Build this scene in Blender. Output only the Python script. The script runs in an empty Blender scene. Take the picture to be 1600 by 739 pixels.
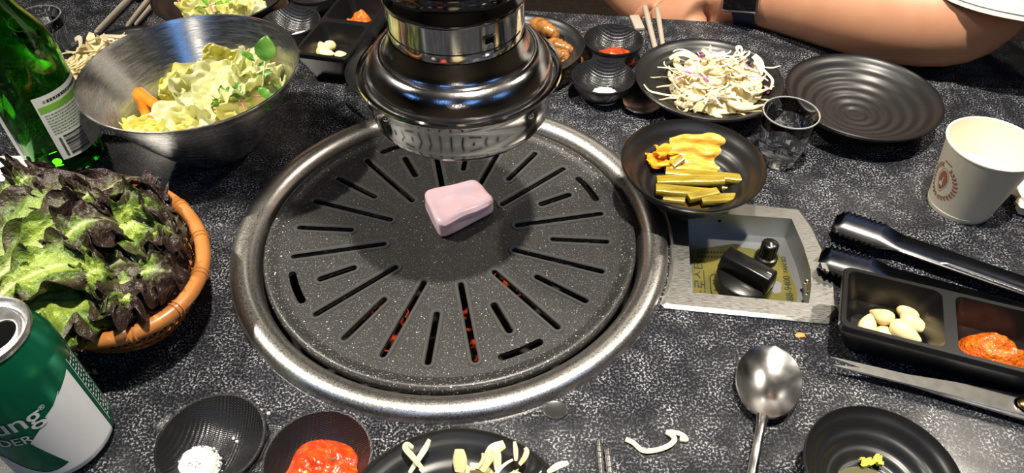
import bpy, bmesh, math, random
from mathutils import Vector, Matrix, Quaternion, noise
from mathutils.geometry import tessellate_polygon
PI = math.pi
random.seed(7)
SC = bpy.context.scene
COL = SC.collection

# ---------------------------------------------------------------- camera
cam_d = bpy.data.cameras.new('camera'); cam = bpy.data.objects.new('camera', cam_d); COL.objects.link(cam)
cam_d.sensor_width = 36.0; cam_d.lens = 36.0 * 1150 / 1600; cam_d.clip_start = 0.01
_th, _ro = math.radians(45.193), math.radians(-0.55)
_F = Vector((0, math.cos(_th), -math.sin(_th))); _X = Vector((1, 0, 0)); _U = _X.cross(_F)
_X2 = _X * math.cos(_ro) + _U * math.sin(_ro); _U2 = _U * math.cos(_ro) - _X * math.sin(_ro)
_m = Matrix((_X2, _U2, -_F)).transposed().to_4x4(); _m.translation = (0.0495, -0.4252, 0.4248)
cam.matrix_world = _m
SC.camera = cam

# ---------------------------------------------------------------- light
SC.view_settings.view_transform = 'Standard'; SC.view_settings.look = 'None'
SC.view_settings.exposure = 0.0; SC.view_settings.gamma = 1.0; SC.view_settings.use_curve_mapping = False
world = bpy.data.worlds.new('world'); SC.world = world; world.use_nodes = True
world.node_tree.nodes['Background'].inputs[0].default_value = (0.05, 0.045, 0.042, 1)
world.node_tree.nodes['Background'].inputs[1].default_value = 0.3
def lamp(name, loc, energy, color, size, target=None, spread=180):
    d = bpy.data.lights.new(name, 'AREA'); d.shape = 'DISK'; d.size = size; d.energy = energy; d.color = color
    d.spread = math.radians(spread)
    o = bpy.data.objects.new(name, d); COL.objects.link(o); o.location = loc
    v = Vector(target if target else (loc[0], loc[1], -1)) - Vector(loc)
    o.rotation_euler = v.to_track_quat('-Z', 'Y').to_euler()
    return o
WARM = (1.0, 0.92, 0.79)
BLUE = (0.16, 0.42, 1.0)
lamp('ceiling_spot', (0.22, -0.11, 1.42), 47, WARM, 0.055)
lamp('ceiling_spot', (-0.98, 0.22, 1.42), 4.4, WARM, 0.07, (-0.25, 0.10, 0), 60)
lamp('ceiling_spot', (1.10, 0.42, 1.42), 1.4, (1.0, 0.90, 0.76), 0.07, (0.35, 0.1, 0), 60)
for x, y in ((-0.40, -1.15), (0.45, -1.30), (1.35, -0.80), (-1.45, -0.70)): lamp('blue_ceiling_panel', (x, y, 1.45), 1.6, BLUE, 0.34, (0, 0, 0))
for x, y, e in ((0.10, 1.75, 1.5), (-1.30, 2.05, 4.0), (1.50, 2.05, 4.0), (0.0, -2.0, 3.5)): lamp('fill_panel', (x, y, 1.45), e, WARM, 0.32)  # unseen warm panels, added as fill light for the closed room

# ---------------------------------------------------------------- materials
M = {}
def _mat(name):
    m = bpy.data.materials.new(name); m.use_nodes = True; M[name] = m
    nt = m.node_tree; return m, nt, nt.nodes['Principled BSDF']
def _n(nt, t, **kw):
    n = nt.nodes.new(t)
    for k, v in kw.items(): setattr(n, k, v)
    return n
def _ramp(nt, src, stops):
    r = _n(nt, 'ShaderNodeValToRGB'); e = r.color_ramp.elements
    while len(e) < len(stops): e.new(0.5)
    for i, (p, c) in enumerate(stops): e[i].position = p; e[i].color = (*c, 1)
    nt.links.new(src, r.inputs[0]); return r.outputs[0]
def _noise(nt, scale, detail=3, rough=0.55, vec=None):
    n = _n(nt, 'ShaderNodeTexNoise'); n.inputs['Scale'].default_value = scale
    n.inputs['Detail'].default_value = detail; n.inputs['Roughness'].default_value = rough
    if vec is None:
        c = _n(nt, 'ShaderNodeTexCoord'); vec = c.outputs['Object']
    nt.links.new(vec, n.inputs['Vector']); return n.outputs['Fac']
def _bump(nt, b, src, strength, dist):
    k = _n(nt, 'ShaderNodeBump'); k.inputs['Strength'].default_value = strength; k.inputs['Distance'].default_value = dist
    nt.links.new(src, k.inputs['Height']); nt.links.new(k.outputs[0], b.inputs['Normal'])
def pm(name, base, rough=0.5, metal=0.0, var=None, bump=None, trans=0, ior=1.45, coat=0, sss=0, sssc=None, emit=None, spec=0.5, rvar=None, alpha=None):
    """principled material; var = (scale, colour2, lo, hi) noise mix; bump = (scale, strength, dist); rvar = (scale, r2)"""
    m, nt, b = _mat(name); I = b.inputs
    I['Base Color'].default_value = (*base, 1); I['Roughness'].default_value = rough; I['Metallic'].default_value = metal
    I['Transmission Weight'].default_value = trans; I['IOR'].default_value = ior; I['Coat Weight'].default_value = coat
    I['Coat Roughness'].default_value = 0.08; I['Specular IOR Level'].default_value = spec
    I['Subsurface Weight'].default_value = sss
    if sss: I['Subsurface Radius'].default_value = sssc or (1, 0.6, 0.4); I['Subsurface Scale'].default_value = 0.006
    if emit: I['Emission Color'].default_value = (*emit[0], 1); I['Emission Strength'].default_value = emit[1]
    if alpha is not None: I['Alpha'].default_value = alpha
    if var:
        s, c2, lo, hi = var
        nt.links.new(_ramp(nt, _noise(nt, s), [(lo, base), (hi, c2)]), I['Base Color'])
    if rvar:
        nt.links.new(_ramp(nt, _noise(nt, rvar[0]), [(0.35, (rough,) * 3), (0.7, (rvar[1],) * 3)]), I['Roughness'])
    if bump: _bump(nt, b, _noise(nt, bump[0]), bump[1], bump[2])
    return m

# polished dark granite: black ground, pale flakes in drifts
m, nt, b = _mat('granite')
fl = _ramp(nt, _noise(nt, 620, 2.5, 0.6), [(0.50, (0, 0, 0)), (0.60, (1, 1, 1))])
dr = _ramp(nt, _noise(nt, 55, 3), [(0.35, (0.25,) * 3), (0.65, (1, 1, 1))])
mx = _n(nt, 'ShaderNodeMix', data_type='RGBA', blend_type='MULTIPLY'); mx.inputs[0].default_value = 1
nt.links.new(fl, mx.inputs[6]); nt.links.new(dr, mx.inputs[7])
gr = _ramp(nt, mx.outputs[2], [(0.0, (0.010, 0.0105, 0.013)), (0.45, (0.06, 0.063, 0.072)), (1.0, (0.31, 0.318, 0.335))])
nt.links.new(gr, b.inputs['Base Color']); b.inputs['Roughness'].default_value = 0.22
b.inputs['Specular IOR Level'].default_value = 0.4
nt.links.new(_ramp(nt, _noise(nt, 14), [(0.35, (0.16,) * 3), (0.7, (0.34,) * 3)]), b.inputs['Roughness'])
# grill plate: dark non-stick coat with fine white flecks
m, nt, b = _mat('grill_coat')
f1 = _ramp(nt, _noise(nt, 480, 2, 0.5), [(0.685, (0, 0, 0)), (0.73, (1, 1, 1))])
f2 = _ramp(nt, _noise(nt, 1100, 1, 0.5), [(0.655, (0, 0, 0)), (0.71, (0.55,) * 3)])
ad = _n(nt, 'ShaderNodeMix', data_type='RGBA', blend_type='ADD'); ad.inputs[0].default_value = 1
nt.links.new(f1, ad.inputs[6]); nt.links.new(f2, ad.inputs[7])
nt.links.new(_ramp(nt, ad.outputs[2], [(0, (0.017, 0.0167, 0.016)), (1, (0.50, 0.49, 0.45))]), b.inputs['Base Color'])
b.inputs['Roughness'].default_value = 0.40; b.inputs['Specular IOR Level'].default_value = 0.55
_bump(nt, b, _noise(nt, 900), 0.25, 0.0004)

def brushed(name, base, rough, stretch, scale=60, amt=0.12, bmp=0.1):
    m, nt, b = _mat(name)
    c = _n(nt, 'ShaderNodeTexCoord'); mp = _n(nt, 'ShaderNodeMapping'); mp.inputs['Scale'].default_value = stretch
    nt.links.new(c.outputs['Object'], mp.inputs['Vector'])
    f = _noise(nt, scale, 4, 0.6, mp.outputs[0])
    nt.links.new(_ramp(nt, f, [(0.3, (max(0.02, rough - amt),) * 3), (0.7, (rough + amt,) * 3)]), b.inputs['Roughness'])
    b.inputs['Base Color'].default_value = (*base, 1); b.inputs['Metallic'].default_value = 1
    _bump(nt, b, f, bmp, 0.0005)
    return m
brushed('ring_steel', (0.56, 0.54, 0.51), 0.33, (9, 9, 9), 120, 0.10, 0.06)
brushed('frame_steel', (0.46, 0.455, 0.43), 0.36, (3, 25, 10), 60, 0.10, 0.08)
brushed('bowl_steel', (0.64, 0.63, 0.61), 0.26, (1, 1, 14), 60, 0.06, 0.02)
pm('slot_edge_highlight', (0.055, 0.054, 0.051), 0.32, 0.2, bump=(900, 0.2, 0.0004))  # paler than the plate coat: highlights on the slot lips put into the colour
pm('box_steel', (0.36, 0.37, 0.37), 0.42, 1, bump=(300, 0.1, 0.0005))
pm('chrome', (0.55, 0.54, 0.54), 0.07, 1, rvar=(35, 0.16))
pm('chrome_greasy', (0.36, 0.35, 0.35), 0.10, 1, bump=(900, 0.18, 0.0004), rvar=(25, 0.24))
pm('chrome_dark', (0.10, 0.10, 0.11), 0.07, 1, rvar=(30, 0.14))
pm('cutlery_steel', (0.62, 0.61, 0.60), 0.16, 1, rvar=(60, 0.26))
pm('tong_steel', (0.065, 0.065, 0.07), 0.24, 1, rvar=(60, 0.30))
pm('blade_steel', (0.72, 0.70, 0.66), 0.36, 1, var=(160, (0.58, 0.56, 0.52), 0.4, 0.7))
pm('brass', (0.65, 0.45, 0.18), 0.25, 1)
pm('black_ceramic', (0.0095, 0.0095, 0.010), 0.33, spec=0.5, rvar=(40, 0.39))
pm('black_plastic', (0.007, 0.007, 0.0075), 0.28, spec=0.45)
pm('black_knob', (0.006, 0.006, 0.006), 0.26, bump=(500, 0.05, 0.0005))
pm('pit_black', (0.012, 0.011, 0.010), 0.8)
pm('charcoal', (0.025, 0.023, 0.022), 0.9, bump=(250, 0.6, 0.002))
m, nt, b = _mat('ember')
hot = _ramp(nt, _noise(nt, 90, 3), [(0.52, (0, 0, 0)), (0.72, (1, 1, 1))])
b.inputs['Base Color'].default_value = (0.05, 0.03, 0.025, 1); b.inputs['Roughness'].default_value = 0.9
b.inputs['Emission Color'].default_value = (1.0, 0.10, 0.035, 1)
k = _n(nt, 'ShaderNodeMath', operation='MULTIPLY'); k.inputs[1].default_value = 0.8
nt.links.new(hot, k.inputs[0]); nt.links.new(k.outputs[0], b.inputs['Emission Strength'])
# woven-texture black melamine
m, nt, b = _mat('woven_black')
b.inputs['Base Color'].default_value = (0.009, 0.009, 0.010, 1); b.inputs['Roughness'].default_value = 0.25
c = _n(nt, 'ShaderNodeTexCoord'); w1 = _n(nt, 'ShaderNodeTexWave', bands_direction='X'); w2 = _n(nt, 'ShaderNodeTexWave', bands_direction='Y')
for w, s in ((w1, 140), (w2, 300)):
    w.inputs['Scale'].default_value = s; w.inputs['Distortion'].default_value = 0.4; nt.links.new(c.outputs['Object'], w.inputs['Vector'])
k = _n(nt, 'ShaderNodeMath', operation='ADD'); nt.links.new(w1.outputs['Fac'], k.inputs[0]); nt.links.new(w2.outputs['Fac'], k.inputs[1])
_bump(nt, b, k.outputs[0], 0.35, 0.0006)

pm('glass', (0.97, 0.98, 0.98), 0.0, trans=1, ior=1.45)
pm('rim_glass', (0.97, 0.98, 0.98), 0.22, trans=0.85, ior=1.45)
pm('water', (0.98, 0.99, 1.0), 0.0, trans=1, ior=1.33)
pm('bottle_glass', (0.16, 0.62, 0.06), 0.02, trans=1, ior=1.40)
pm('soju', (0.75, 0.95, 0.60), 0.0, trans=1, ior=1.33)
pm('label_paper', (0.74, 0.76, 0.70), 0.55)
pm('label_green', (0.20, 0.48, 0.05), 0.5)
pm('label_ink', (0.02, 0.03, 0.02), 0.6)
pm('label_ink_green', (0.16, 0.28, 0.12), 0.6)
pm('can_green', (0.006, 0.17, 0.085), 0.26, 0.75, bump=(700, 0.03, 0.0003))
pm('can_white', (0.66, 0.68, 0.71), 0.38, 0.15)
pm('can_lid', (0.72, 0.72, 0.72), 0.24, 1, rvar=(60, 0.34))
pm('can_hole', (0.003, 0.003, 0.003), 0.8, spec=0.02)
pm('paper_cup', (0.76, 0.71, 0.57), 0.6)
pm('cup_print', (0.36, 0.13, 0.07), 0.6)
pm('makgeolli', (0.72, 0.68, 0.52), 0.25)
pm('napkin', (0.72, 0.72, 0.71), 0.9, sss=0.1)
pm('tissue', (0.72, 0.66, 0.56), 0.9, bump=(200, 0.2, 0.001))
pm('basket_plastic', (0.38, 0.145, 0.034), 0.34, var=(40, (0.29, 0.10, 0.024), 0.4, 0.75))
pm('sticker', (0.17, 0.165, 0.045), 0.28, 0.5, var=(30, (0.28, 0.23, 0.055), 0.4, 0.7))
pm('sticker_worn', (0.34, 0.35, 0.36), 0.35, 0.8)
pm('ink', (0.02, 0.02, 0.02), 0.5)
pm('white_mark', (0.7, 0.7, 0.7), 0.5)
pm('pork', (0.82, 0.54, 0.57), 0.26, var=(45, (0.78, 0.61, 0.70), 0.35, 0.65), bump=(260, 0.30, 0.0012), sss=0.3, sssc=(1.0, 0.45, 0.40), coat=0.2)
pm('garlic', (0.80, 0.62, 0.28), 0.34, var=(90, (0.86, 0.72, 0.42), 0.35, 0.7), sss=0.25, sssc=(1, 0.8, 0.4))
pm('ssamjang', (0.54, 0.085, 0.005), 0.20, var=(220, (0.72, 0.20, 0.015), 0.42, 0.7), bump=(330, 0.8, 0.003), coat=0.5)
pm('chilli_sauce', (0.36, 0.026, 0.004), 0.20, var=(240, (0.56, 0.095, 0.008), 0.45, 0.72), bump=(240, 0.6, 0.002), coat=0.5)
pm('salt', (0.56, 0.555, 0.55), 0.45, sss=0.1, sssc=(1, 1, 1))
pm('slaw', (0.72, 0.58, 0.29), 0.28, var=(60, (0.78, 0.69, 0.44), 0.35, 0.7), sss=0.25, sssc=(1, 0.9, 0.5))
pm('slaw_white', (0.76, 0.69, 0.47), 0.30, sss=0.25, sssc=(1, 0.95, 0.8))
pm('red_cabbage', (0.34, 0.05, 0.26), 0.35, var=(80, (0.62, 0.38, 0.52), 0.45, 0.7))
pm('slaw_dressing', (0.42, 0.20, 0.02), 0.06, trans=0.55, ior=1.33)
pm('iceberg', (0.80, 0.80, 0.30), 0.30, var=(35, (0.84, 0.84, 0.50), 0.35, 0.7), bump=(110, 0.35, 0.0015), sss=0.25, sssc=(1, 1, 0.4), coat=0.15)
pm('iceberg_yellow', (0.76, 0.68, 0.14), 0.32, var=(35, (0.80, 0.80, 0.36), 0.35, 0.7), bump=(110, 0.35, 0.0015), sss=0.25, sssc=(1, 1, 0.3))
pm('herb', (0.10, 0.30, 0.03), 0.38, var=(60, (0.22, 0.46, 0.06), 0.4, 0.7))
pm('pink_stem', (0.62, 0.22, 0.24), 0.4)
pm('green_stem', (0.50, 0.62, 0.20), 0.4)
pm('carrot', (0.86, 0.20, 0.012), 0.22, var=(70, (0.92, 0.30, 0.03), 0.4, 0.7), coat=0.3)
pm('pickled_orange', (0.80, 0.30, 0.02), 0.22, bump=(160, 0.3, 0.001), coat=0.4, sss=0.15, sssc=(1, 0.5, 0.1))
pm('brine', (0.20, 0.11, 0.02), 0.05, trans=0.6, ior=1.33)
pm('soy', (0.16, 0.15, 0.08), 0.05, trans=0.4, ior=1.33)
pm('mustard', (0.74, 0.70, 0.10), 0.5)
pm('prawn', (0.34, 0.14, 0.03), 0.25, var=(110, (0.17, 0.07, 0.02), 0.42, 0.66), coat=0.3, sss=0.15)
pm('skin', (0.52, 0.26, 0.15), 0.50, var=(25, (0.47, 0.22, 0.125), 0.35, 0.7), bump=(500, 0.08, 0.0006), sss=0.15, sssc=(1, 0.4, 0.25))
pm('shirt_cloth', (0.56, 0.55, 0.52), 0.9, bump=(700, 0.15, 0.0008))
pm('denim', (0.30, 0.43, 0.62), 0.9, bump=(600, 0.2, 0.001))
pm('hair', (0.015, 0.012, 0.01), 0.5)
pm('watch_glass', (0.004, 0.004, 0.005), 0.05)
pm('watch_metal', (0.60, 0.60, 0.62), 0.2, 1)
pm('watch_band', (0.012, 0.020, 0.055), 0.5)
pm('wood_stick', (0.34, 0.29, 0.23), 0.5)
pm('stain', (0.020, 0.020, 0.020), 0.3, trans=0.5)
pm('plastic_wrap', (0.75, 0.80, 0.90), 0.1, trans=0.6, ior=1.3)
pm('crumb', (0.55, 0.22, 0.06), 0.5)
pm('floor_mat', (0.045, 0.032, 0.024), 0.6, var=(60, (0.065, 0.045, 0.032), 0.4, 0.65))
pm('wall_paint', (0.22, 0.17, 0.12), 0.8)
pm('ceiling_paint', (0.07, 0.062, 0.055), 0.85)
pm('bench_black', (0.012, 0.011, 0.010), 0.5)
pm('table_edge', (0.02, 0.02, 0.02), 0.4)
def fibre(name, c1, c2, rough, stretch):
    m, nt, b = _mat(name); c = _n(nt, 'ShaderNodeTexCoord'); mp = _n(nt, 'ShaderNodeMapping'); mp.inputs['Scale'].default_value = stretch
    nt.links.new(c.outputs['Object'], mp.inputs['Vector']); f = _noise(nt, 1.0, 4, 0.6, mp.outputs[0])
    nt.links.new(_ramp(nt, f, [(0.36, c1), (0.64, c2)]), b.inputs['Base Color']); b.inputs['Roughness'].default_value = rough
    b.inputs['Coat Weight'].default_value = 0.35; b.inputs['Coat Roughness'].default_value = 0.1
    b.inputs['Subsurface Weight'].default_value = 0.15; b.inputs['Subsurface Radius'].default_value = (1, 0.6, 0.2); b.inputs['Subsurface Scale'].default_value = 0.004
    _bump(nt, b, f, 0.5, 0.0012)
fibre('pickled_cabbage', (0.56, 0.24, 0.010), (0.74, 0.48, 0.09), 0.22, (45, 330, 100))
fibre('pickled_stem', (0.20, 0.135, 0.006), (0.34, 0.27, 0.03), 0.22, (40, 420, 420))
# red leaf lettuce: pale rib, green blade, dark purple margin (attributes 'rim' and 'rib')
m, nt, b = _mat('red_lettuce')
a1 = _n(nt, 'ShaderNodeAttribute', attribute_name='rim'); a2 = _n(nt, 'ShaderNodeAttribute', attribute_name='rib')
nz = _noise(nt, 60, 4, 0.6)
k = _n(nt, 'ShaderNodeMath', operation='MULTIPLY_ADD'); k.inputs[1].default_value = 1.0; nt.links.new(nz, k.inputs[0]); nt.links.new(a1.outputs['Fac'], k.inputs[2])
k2 = _n(nt, 'ShaderNodeMath', operation='SUBTRACT'); nt.links.new(k.outputs[0], k2.inputs[0]); k2.inputs[1].default_value = 0.5
c1 = _ramp(nt, k2.outputs[0], [(0.18, (0.20, 0.27, 0.035)), (0.42, (0.085, 0.145, 0.018)), (0.62, (0.042, 0.036, 0.016)), (0.92, (0.022, 0.011, 0.010))])
mx = _n(nt, 'ShaderNodeMix', data_type='RGBA'); nt.links.new(a2.outputs['Fac'], mx.inputs[0]); nt.links.new(c1, mx.inputs[6]); mx.inputs[7].default_value = (0.44, 0.48, 0.24, 1)
nt.links.new(mx.outputs[2], b.inputs['Base Color']); b.inputs['Roughness'].default_value = 0.40
b.inputs['Specular IOR Level'].default_value = 0.4
_bump(nt, b, _noise(nt, 120, 4, 0.65), 0.9, 0.004)

# ---------------------------------------------------------------- mesh helpers
def mk(name, g, mat, parent=None, loc=None, rot=None, smooth=True, link=True):
    V, Fc = g[0], g[1]
    me = bpy.data.meshes.new(name); me.from_pydata([tuple(v) for v in V], [], Fc)
    me.materials.append(M[mat])
    if smooth:
        me.polygons.foreach_set('use_smooth', [True] * len(me.polygons))
        if smooth != 'all':
            me.set_sharp_from_angle(angle=math.radians(42))
    me.update()
    o = bpy.data.objects.new(name, me); COL.objects.link(o)
    if parent: o.parent = parent
    if loc is not None: o.location = loc
    if rot is not None: o.rotation_euler = rot if hasattr(rot, '__len__') else (0, 0, rot)
    return o
def tag(o, label, cat, group=None, kind=None):
    o['label'] = label; o['category'] = cat
    if group: o['group'] = group
    if kind: o['kind'] = kind
    return o
def struct(o): o['kind'] = 'structure'; return o
def thing(name, label, cat, loc=(0, 0, 0), rotz=0, group=None):
    o = bpy.data.objects.new(name, None); COL.objects.link(o); o.empty_display_size = 0.02
    o.location = loc; o.rotation_euler = (0, 0, rotz) if not hasattr(rotz, '__len__') else rotz
    return tag(o, label, cat, group)
def join(*gs):
    V, Fc = [], []
    for v, f in gs:
        n = len(V); V += [Vector(x) for x in v]; Fc += [tuple(i + n for i in q) for q in f]
    return V, Fc
def xf(g, loc=(0, 0, 0), rot=None, sc=None):
    m = Matrix.Translation(loc)
    if rot is not None:
        from mathutils import Euler
        m = m @ Euler(rot).to_matrix().to_4x4()
    if sc is not None: m = m @ Matrix.Diagonal((*sc, 1))
    return [m @ Vector(v) for v in g[0]], g[1]
def lathe(prof, n=64, squash=(1, 1)):
    V, Fc, rows = [], [], []
    for r, z in prof:
        if r < 1e-6: rows.append([len(V)]); V.append(Vector((0, 0, z)))
        else:
            rows.append(list(range(len(V), len(V) + n)))
            V += [Vector((r * math.cos(2 * PI * i / n) * squash[0], r * math.sin(2 * PI * i / n) * squash[1], z)) for i in range(n)]
    for a, b in zip(rows, rows[1:]):
        for i in range(n):
            j = (i + 1) % n
            if len(a) == 1 and len(b) == 1: continue
            if len(a) == 1: Fc.append((a[0], b[j], b[i]))
            elif len(b) == 1: Fc.append((a[i], a[j], b[0]))
            else: Fc.append((a[i], a[j], b[j], b[i]))
    return V, Fc
def spline(pts, n):
    """Catmull-Rom through pts, n samples per span"""
    P = [Vector(p) for p in pts]; P = [2 * P[0] - P[1]] + P + [2 * P[-1] - P[-2]]; out = []
    for i in range(1, len(P) - 2):
        for k in range(n):
            t = k / n; a, b, c, d = P[i - 1], P[i], P[i + 1], P[i + 2]
            out.append(0.5 * ((2 * b) + (c - a) * t + (2 * a - 5 * b + 4 * c - d) * t * t + (3 * b - a - 3 * c + d) * t ** 3))
    out.append(P[-2]); return out
def tube(path, rad, n=8, flat=1.0, up=None, closed=False, caps=True):
    """sweep an ellipse (rad x rad*flat) along path; rad number or list"""
    P = [Vector(p) for p in path]; L = len(P)
    R = rad if hasattr(rad, '__len__') else [rad] * L
    T = []
    for i in range(L):
        a = P[(i - 1) % L] if closed else P[max(i - 1, 0)]; b = P[(i + 1) % L] if closed else P[min(i + 1, L - 1)]
        t = b - a; T.append(t.normalized() if t.length > 1e-9 else Vector((0, 0, 1)))
    u = Vector(up) if up else (Vector((0, 0, 1)) if abs(T[0].z) < 0.9 else Vector((1, 0, 0)))
    N = (u - T[0] * u.dot(T[0])).normalized(); V, Fc = [], []
    for i in range(L):
        if i: N = (N - T[i] * N.dot(T[i])); N = N.normalized() if N.length > 1e-6 else Vector((1, 0, 0))
        B = T[i].cross(N)
        for k in range(n):
            a = 2 * PI * k / n; V.append(P[i] + B * (R[i] * math.cos(a)) + N * (R[i] * flat * math.sin(a)))
    for i in range(L if closed else L - 1):
        q = ((i + 1) % L) * n
        for k in range(n): Fc.append((i * n + k, i * n + (k + 1) % n, q + (k + 1) % n, q + k))
    if caps and not closed:
        Fc.append(tuple(range(n))[::-1]); Fc.append(tuple(range((L - 1) * n, L * n)))
    return V, Fc
def sheet(fn, nu, nv, th=0.0006):
    """thick parametric sheet; fn(u,v) -> Vector, u and v in 0..1"""
    P = [[fn(i / (nu - 1), j / (nv - 1)) for j in range(nv)] for i in range(nu)]
    N = [[((P[min(i + 1, nu - 1)][j] - P[max(i - 1, 0)][j]).cross(P[i][min(j + 1, nv - 1)] - P[i][max(j - 1, 0)])) for j in range(nv)] for i in range(nu)]
    V, Fc = [], []
    for s in (0.5, -0.5):
        for i in range(nu):
            for j in range(nv):
                k = N[i][j]; k = k.normalized() if k.length > 1e-12 else Vector((0, 0, 1))
                V.append(P[i][j] + k * th * s)
    o = nu * nv; id = lambda i, j: i * nv + j
    for i in range(nu - 1):
        for j in range(nv - 1):
            a, b, c, d = id(i, j), id(i + 1, j), id(i + 1, j + 1), id(i, j + 1)
            Fc.append((a, b, c, d)); Fc.append((a + o, d + o, c + o, b + o))
    bd = [id(i, 0) for i in range(nu)] + [id(nu - 1, j) for j in range(1, nv)] + [id(i, nv - 1) for i in range(nu - 2, -1, -1)] + [id(0, j) for j in range(nv - 2, 0, -1)]
    for a, b in zip(bd, bd[1:] + bd[:1]): Fc.append((b, a, a + o, b + o))
    return V, Fc
def rbox(sx, sy, sz, bev=0.002, seg=2, z0=True):
    bm = bmesh.new(); bmesh.ops.create_cube(bm, size=1)
    for v in bm.verts: v.co = Vector((v.co.x * sx, v.co.y * sy, (v.co.z + (0.5 if z0 else 0)) * sz))
    if bev: bmesh.ops.bevel(bm, geom=list(bm.edges), offset=bev, segments=seg, profile=0.5, affect='EDGES')
    bm.verts.index_update(); g = ([v.co.copy() for v in bm.verts], [tuple(v.index for v in f.verts) for f in bm.faces]); bm.free(); return g
def flat(loops, z):
    """filled planar polygon with holes; loops of (x, y)"""
    L = [[Vector((x, y, 0)) for x, y in l] for l in loops]
    V = [Vector((p.x, p.y, z)) for l in L for p in l]; Fc = []
    for t in tessellate_polygon(L):
        a, b, c = (V[i] for i in t)
        n = (b - a).cross(c - a).z
        if abs(n) < 1e-14: continue
        Fc.append(tuple(t) if n > 0 else tuple(t)[::-1])
    return V, Fc
def wall(loop, z0, z1, inward=False, loop2=None):
    l2 = loop2 or loop; n = len(loop)
    V = [Vector((x, y, z0)) for x, y in loop] + [Vector((x, y, z1)) for x, y in l2]
    Fc = [(i, (i + 1) % n, n + (i + 1) % n, n + i) for i in range(n)]
    if inward: Fc = [q[::-1] for q in Fc]
    return V, Fc
def circle(r, n=96, c=(0, 0)): return [(c[0] + r * math.cos(2 * PI * i / n), c[1] + r * math.sin(2 * PI * i / n)) for i in range(n)]
def rrect(x0, y0, x1, y1, r, n=6):
    out = []
    for cx, cy, a in ((x1 - r, y1 - r, 0), (x0 + r, y1 - r, 90), (x0 + r, y0 + r, 180), (x1 - r, y0 + r, 270)):
        out += [(cx + r * math.cos(math.radians(a + 90 * k / n)), cy + r * math.sin(math.radians(a + 90 * k / n))) for k in range(n + 1)]
    return out
def rot2(l, a, c=(0, 0)):
    s, k = math.sin(a), math.cos(a); return [(c[0] + x * k - y * s, c[1] + x * s + y * k) for x, y in l]
def text_geo(s, size, extrude=0.0):
    cu = bpy.data.curves.new('t', 'FONT'); cu.body = s; cu.size = size; cu.extrude = extrude; cu.align_x = 'LEFT'; cu.resolution_u = 4
    o = bpy.data.objects.new('t', cu); COL.objects.link(o)
    dg = bpy.context.evaluated_depsgraph_get(); me = bpy.data.meshes.new_from_object(o.evaluated_get(dg))
    g = ([v.co.copy() for v in me.vertices], [tuple(p.vertices) for p in me.polygons])
    bpy.data.objects.remove(o); bpy.data.curves.remove(cu); bpy.data.meshes.remove(me); return g
def wrap(g, R, th0, z0, eps=0.00025):
    """bend flat geometry (x along arc, y up) on to a cylinder (or radius function of z)"""
    V = []
    for v in g[0]:
        z = z0 + v.y; r = (R(z) if callable(R) else R) + eps + v.z; a = th0 + v.x / (R(z) if callable(R) else R)
        V.append(Vector((r * math.cos(a), r * math.sin(a), z)))
    return V, g[1]
def dense(loop, step):
    out = []
    for (x0, y0), (x1, y1) in zip(loop, loop[1:] + loop[:1]):
        n = max(1, int(math.hypot(x1 - x0, y1 - y0) / step)); out += [(x0 + (x1 - x0) * k / n, y0 + (y1 - y0) * k / n) for k in range(n)]
    return out
def panel(loop, step=0.002):
    """filled outline cut into strips so that it can be bent"""
    bm = bmesh.new(); V, Fc = flat([dense(loop, step)], 0)
    vs = [bm.verts.new(v) for v in V]
    for f in Fc: bm.faces.new([vs[i] for i in f])
    x0, x1 = min(v.x for v in V), max(v.x for v in V); x = x0 + step
    while x < x1:
        bmesh.ops.bisect_plane(bm, geom=bm.verts[:] + bm.edges[:] + bm.faces[:], plane_co=(x, 0, 0), plane_no=(1, 0, 0)); x += step
    bm.verts.index_update(); g = ([v.co.copy() for v in bm.verts], [tuple(v.index for v in f.verts) for f in bm.faces]); bm.free(); return g
def copy_thing(o, **kw):
    c = o.copy(); COL.objects.link(c)
    for ch in o.children:
        d = ch.copy(); COL.objects.link(d); d.parent = c
        for e in ch.children:
            f = e.copy(); COL.objects.link(f); f.parent = d
    for k, v in kw.items():
        if k in ('location', 'rotation_euler', 'scale'): setattr(c, k, v)
        else: c[k] = v
    return c
def nv(p, s=1.0, off=0.0): return noise.noise(Vector((p[0] * s + off, p[1] * s + off * 1.7, p[2] * s - off)))
def lump(r, seed, amp=0.25, n=12, sc=(1, 1, 1), fr=1.6):
    V, Fc = lathe([(0, -1)] + [(math.sin(PI * i / n), -math.cos(PI * i / n)) for i in range(1, n)] + [(0, 1)], n * 2 - 4)
    return [Vector((v.x * sc[0], v.y * sc[1], v.z * sc[2])) * r * (1 + amp * nv(v, fr, seed * 3.17)) for v in V], Fc

def lift(o, c, zin, R):
    """let a soft thing settle on the inner surface zin(r) of the dish round c"""
    m = o.matrix_basis; inv = m.inverted()
    for v in o.data.vertices:
        p = m @ v.co; r = math.hypot(p.x - c[0], p.y - c[1])
        if r < R and p.z < zin(r) + c[2] + 0.0006: p.z = zin(r) + c[2] + 0.0006; v.co = inv @ p
def pull(o, c, rmax, top):
    """keep a soft thing inside the wall radius rmax(z) of a bowl round c, up to its rim"""
    m = o.matrix_basis; inv = m.inverted()
    for v in o.data.vertices:
        p = m @ v.co; r = math.hypot(p.x - c[0], p.y - c[1])
        if p.z < top and r > rmax(max(p.z, 0.004)): k = rmax(max(p.z, 0.004)) / r; p.x = c[0] + (p.x - c[0]) * k; p.y = c[1] + (p.y - c[1]) * k; v.co = inv @ p
        if p.z < 0.0045 + c[2]: p.z = 0.0045 + c[2]; v.co = inv @ p

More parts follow.
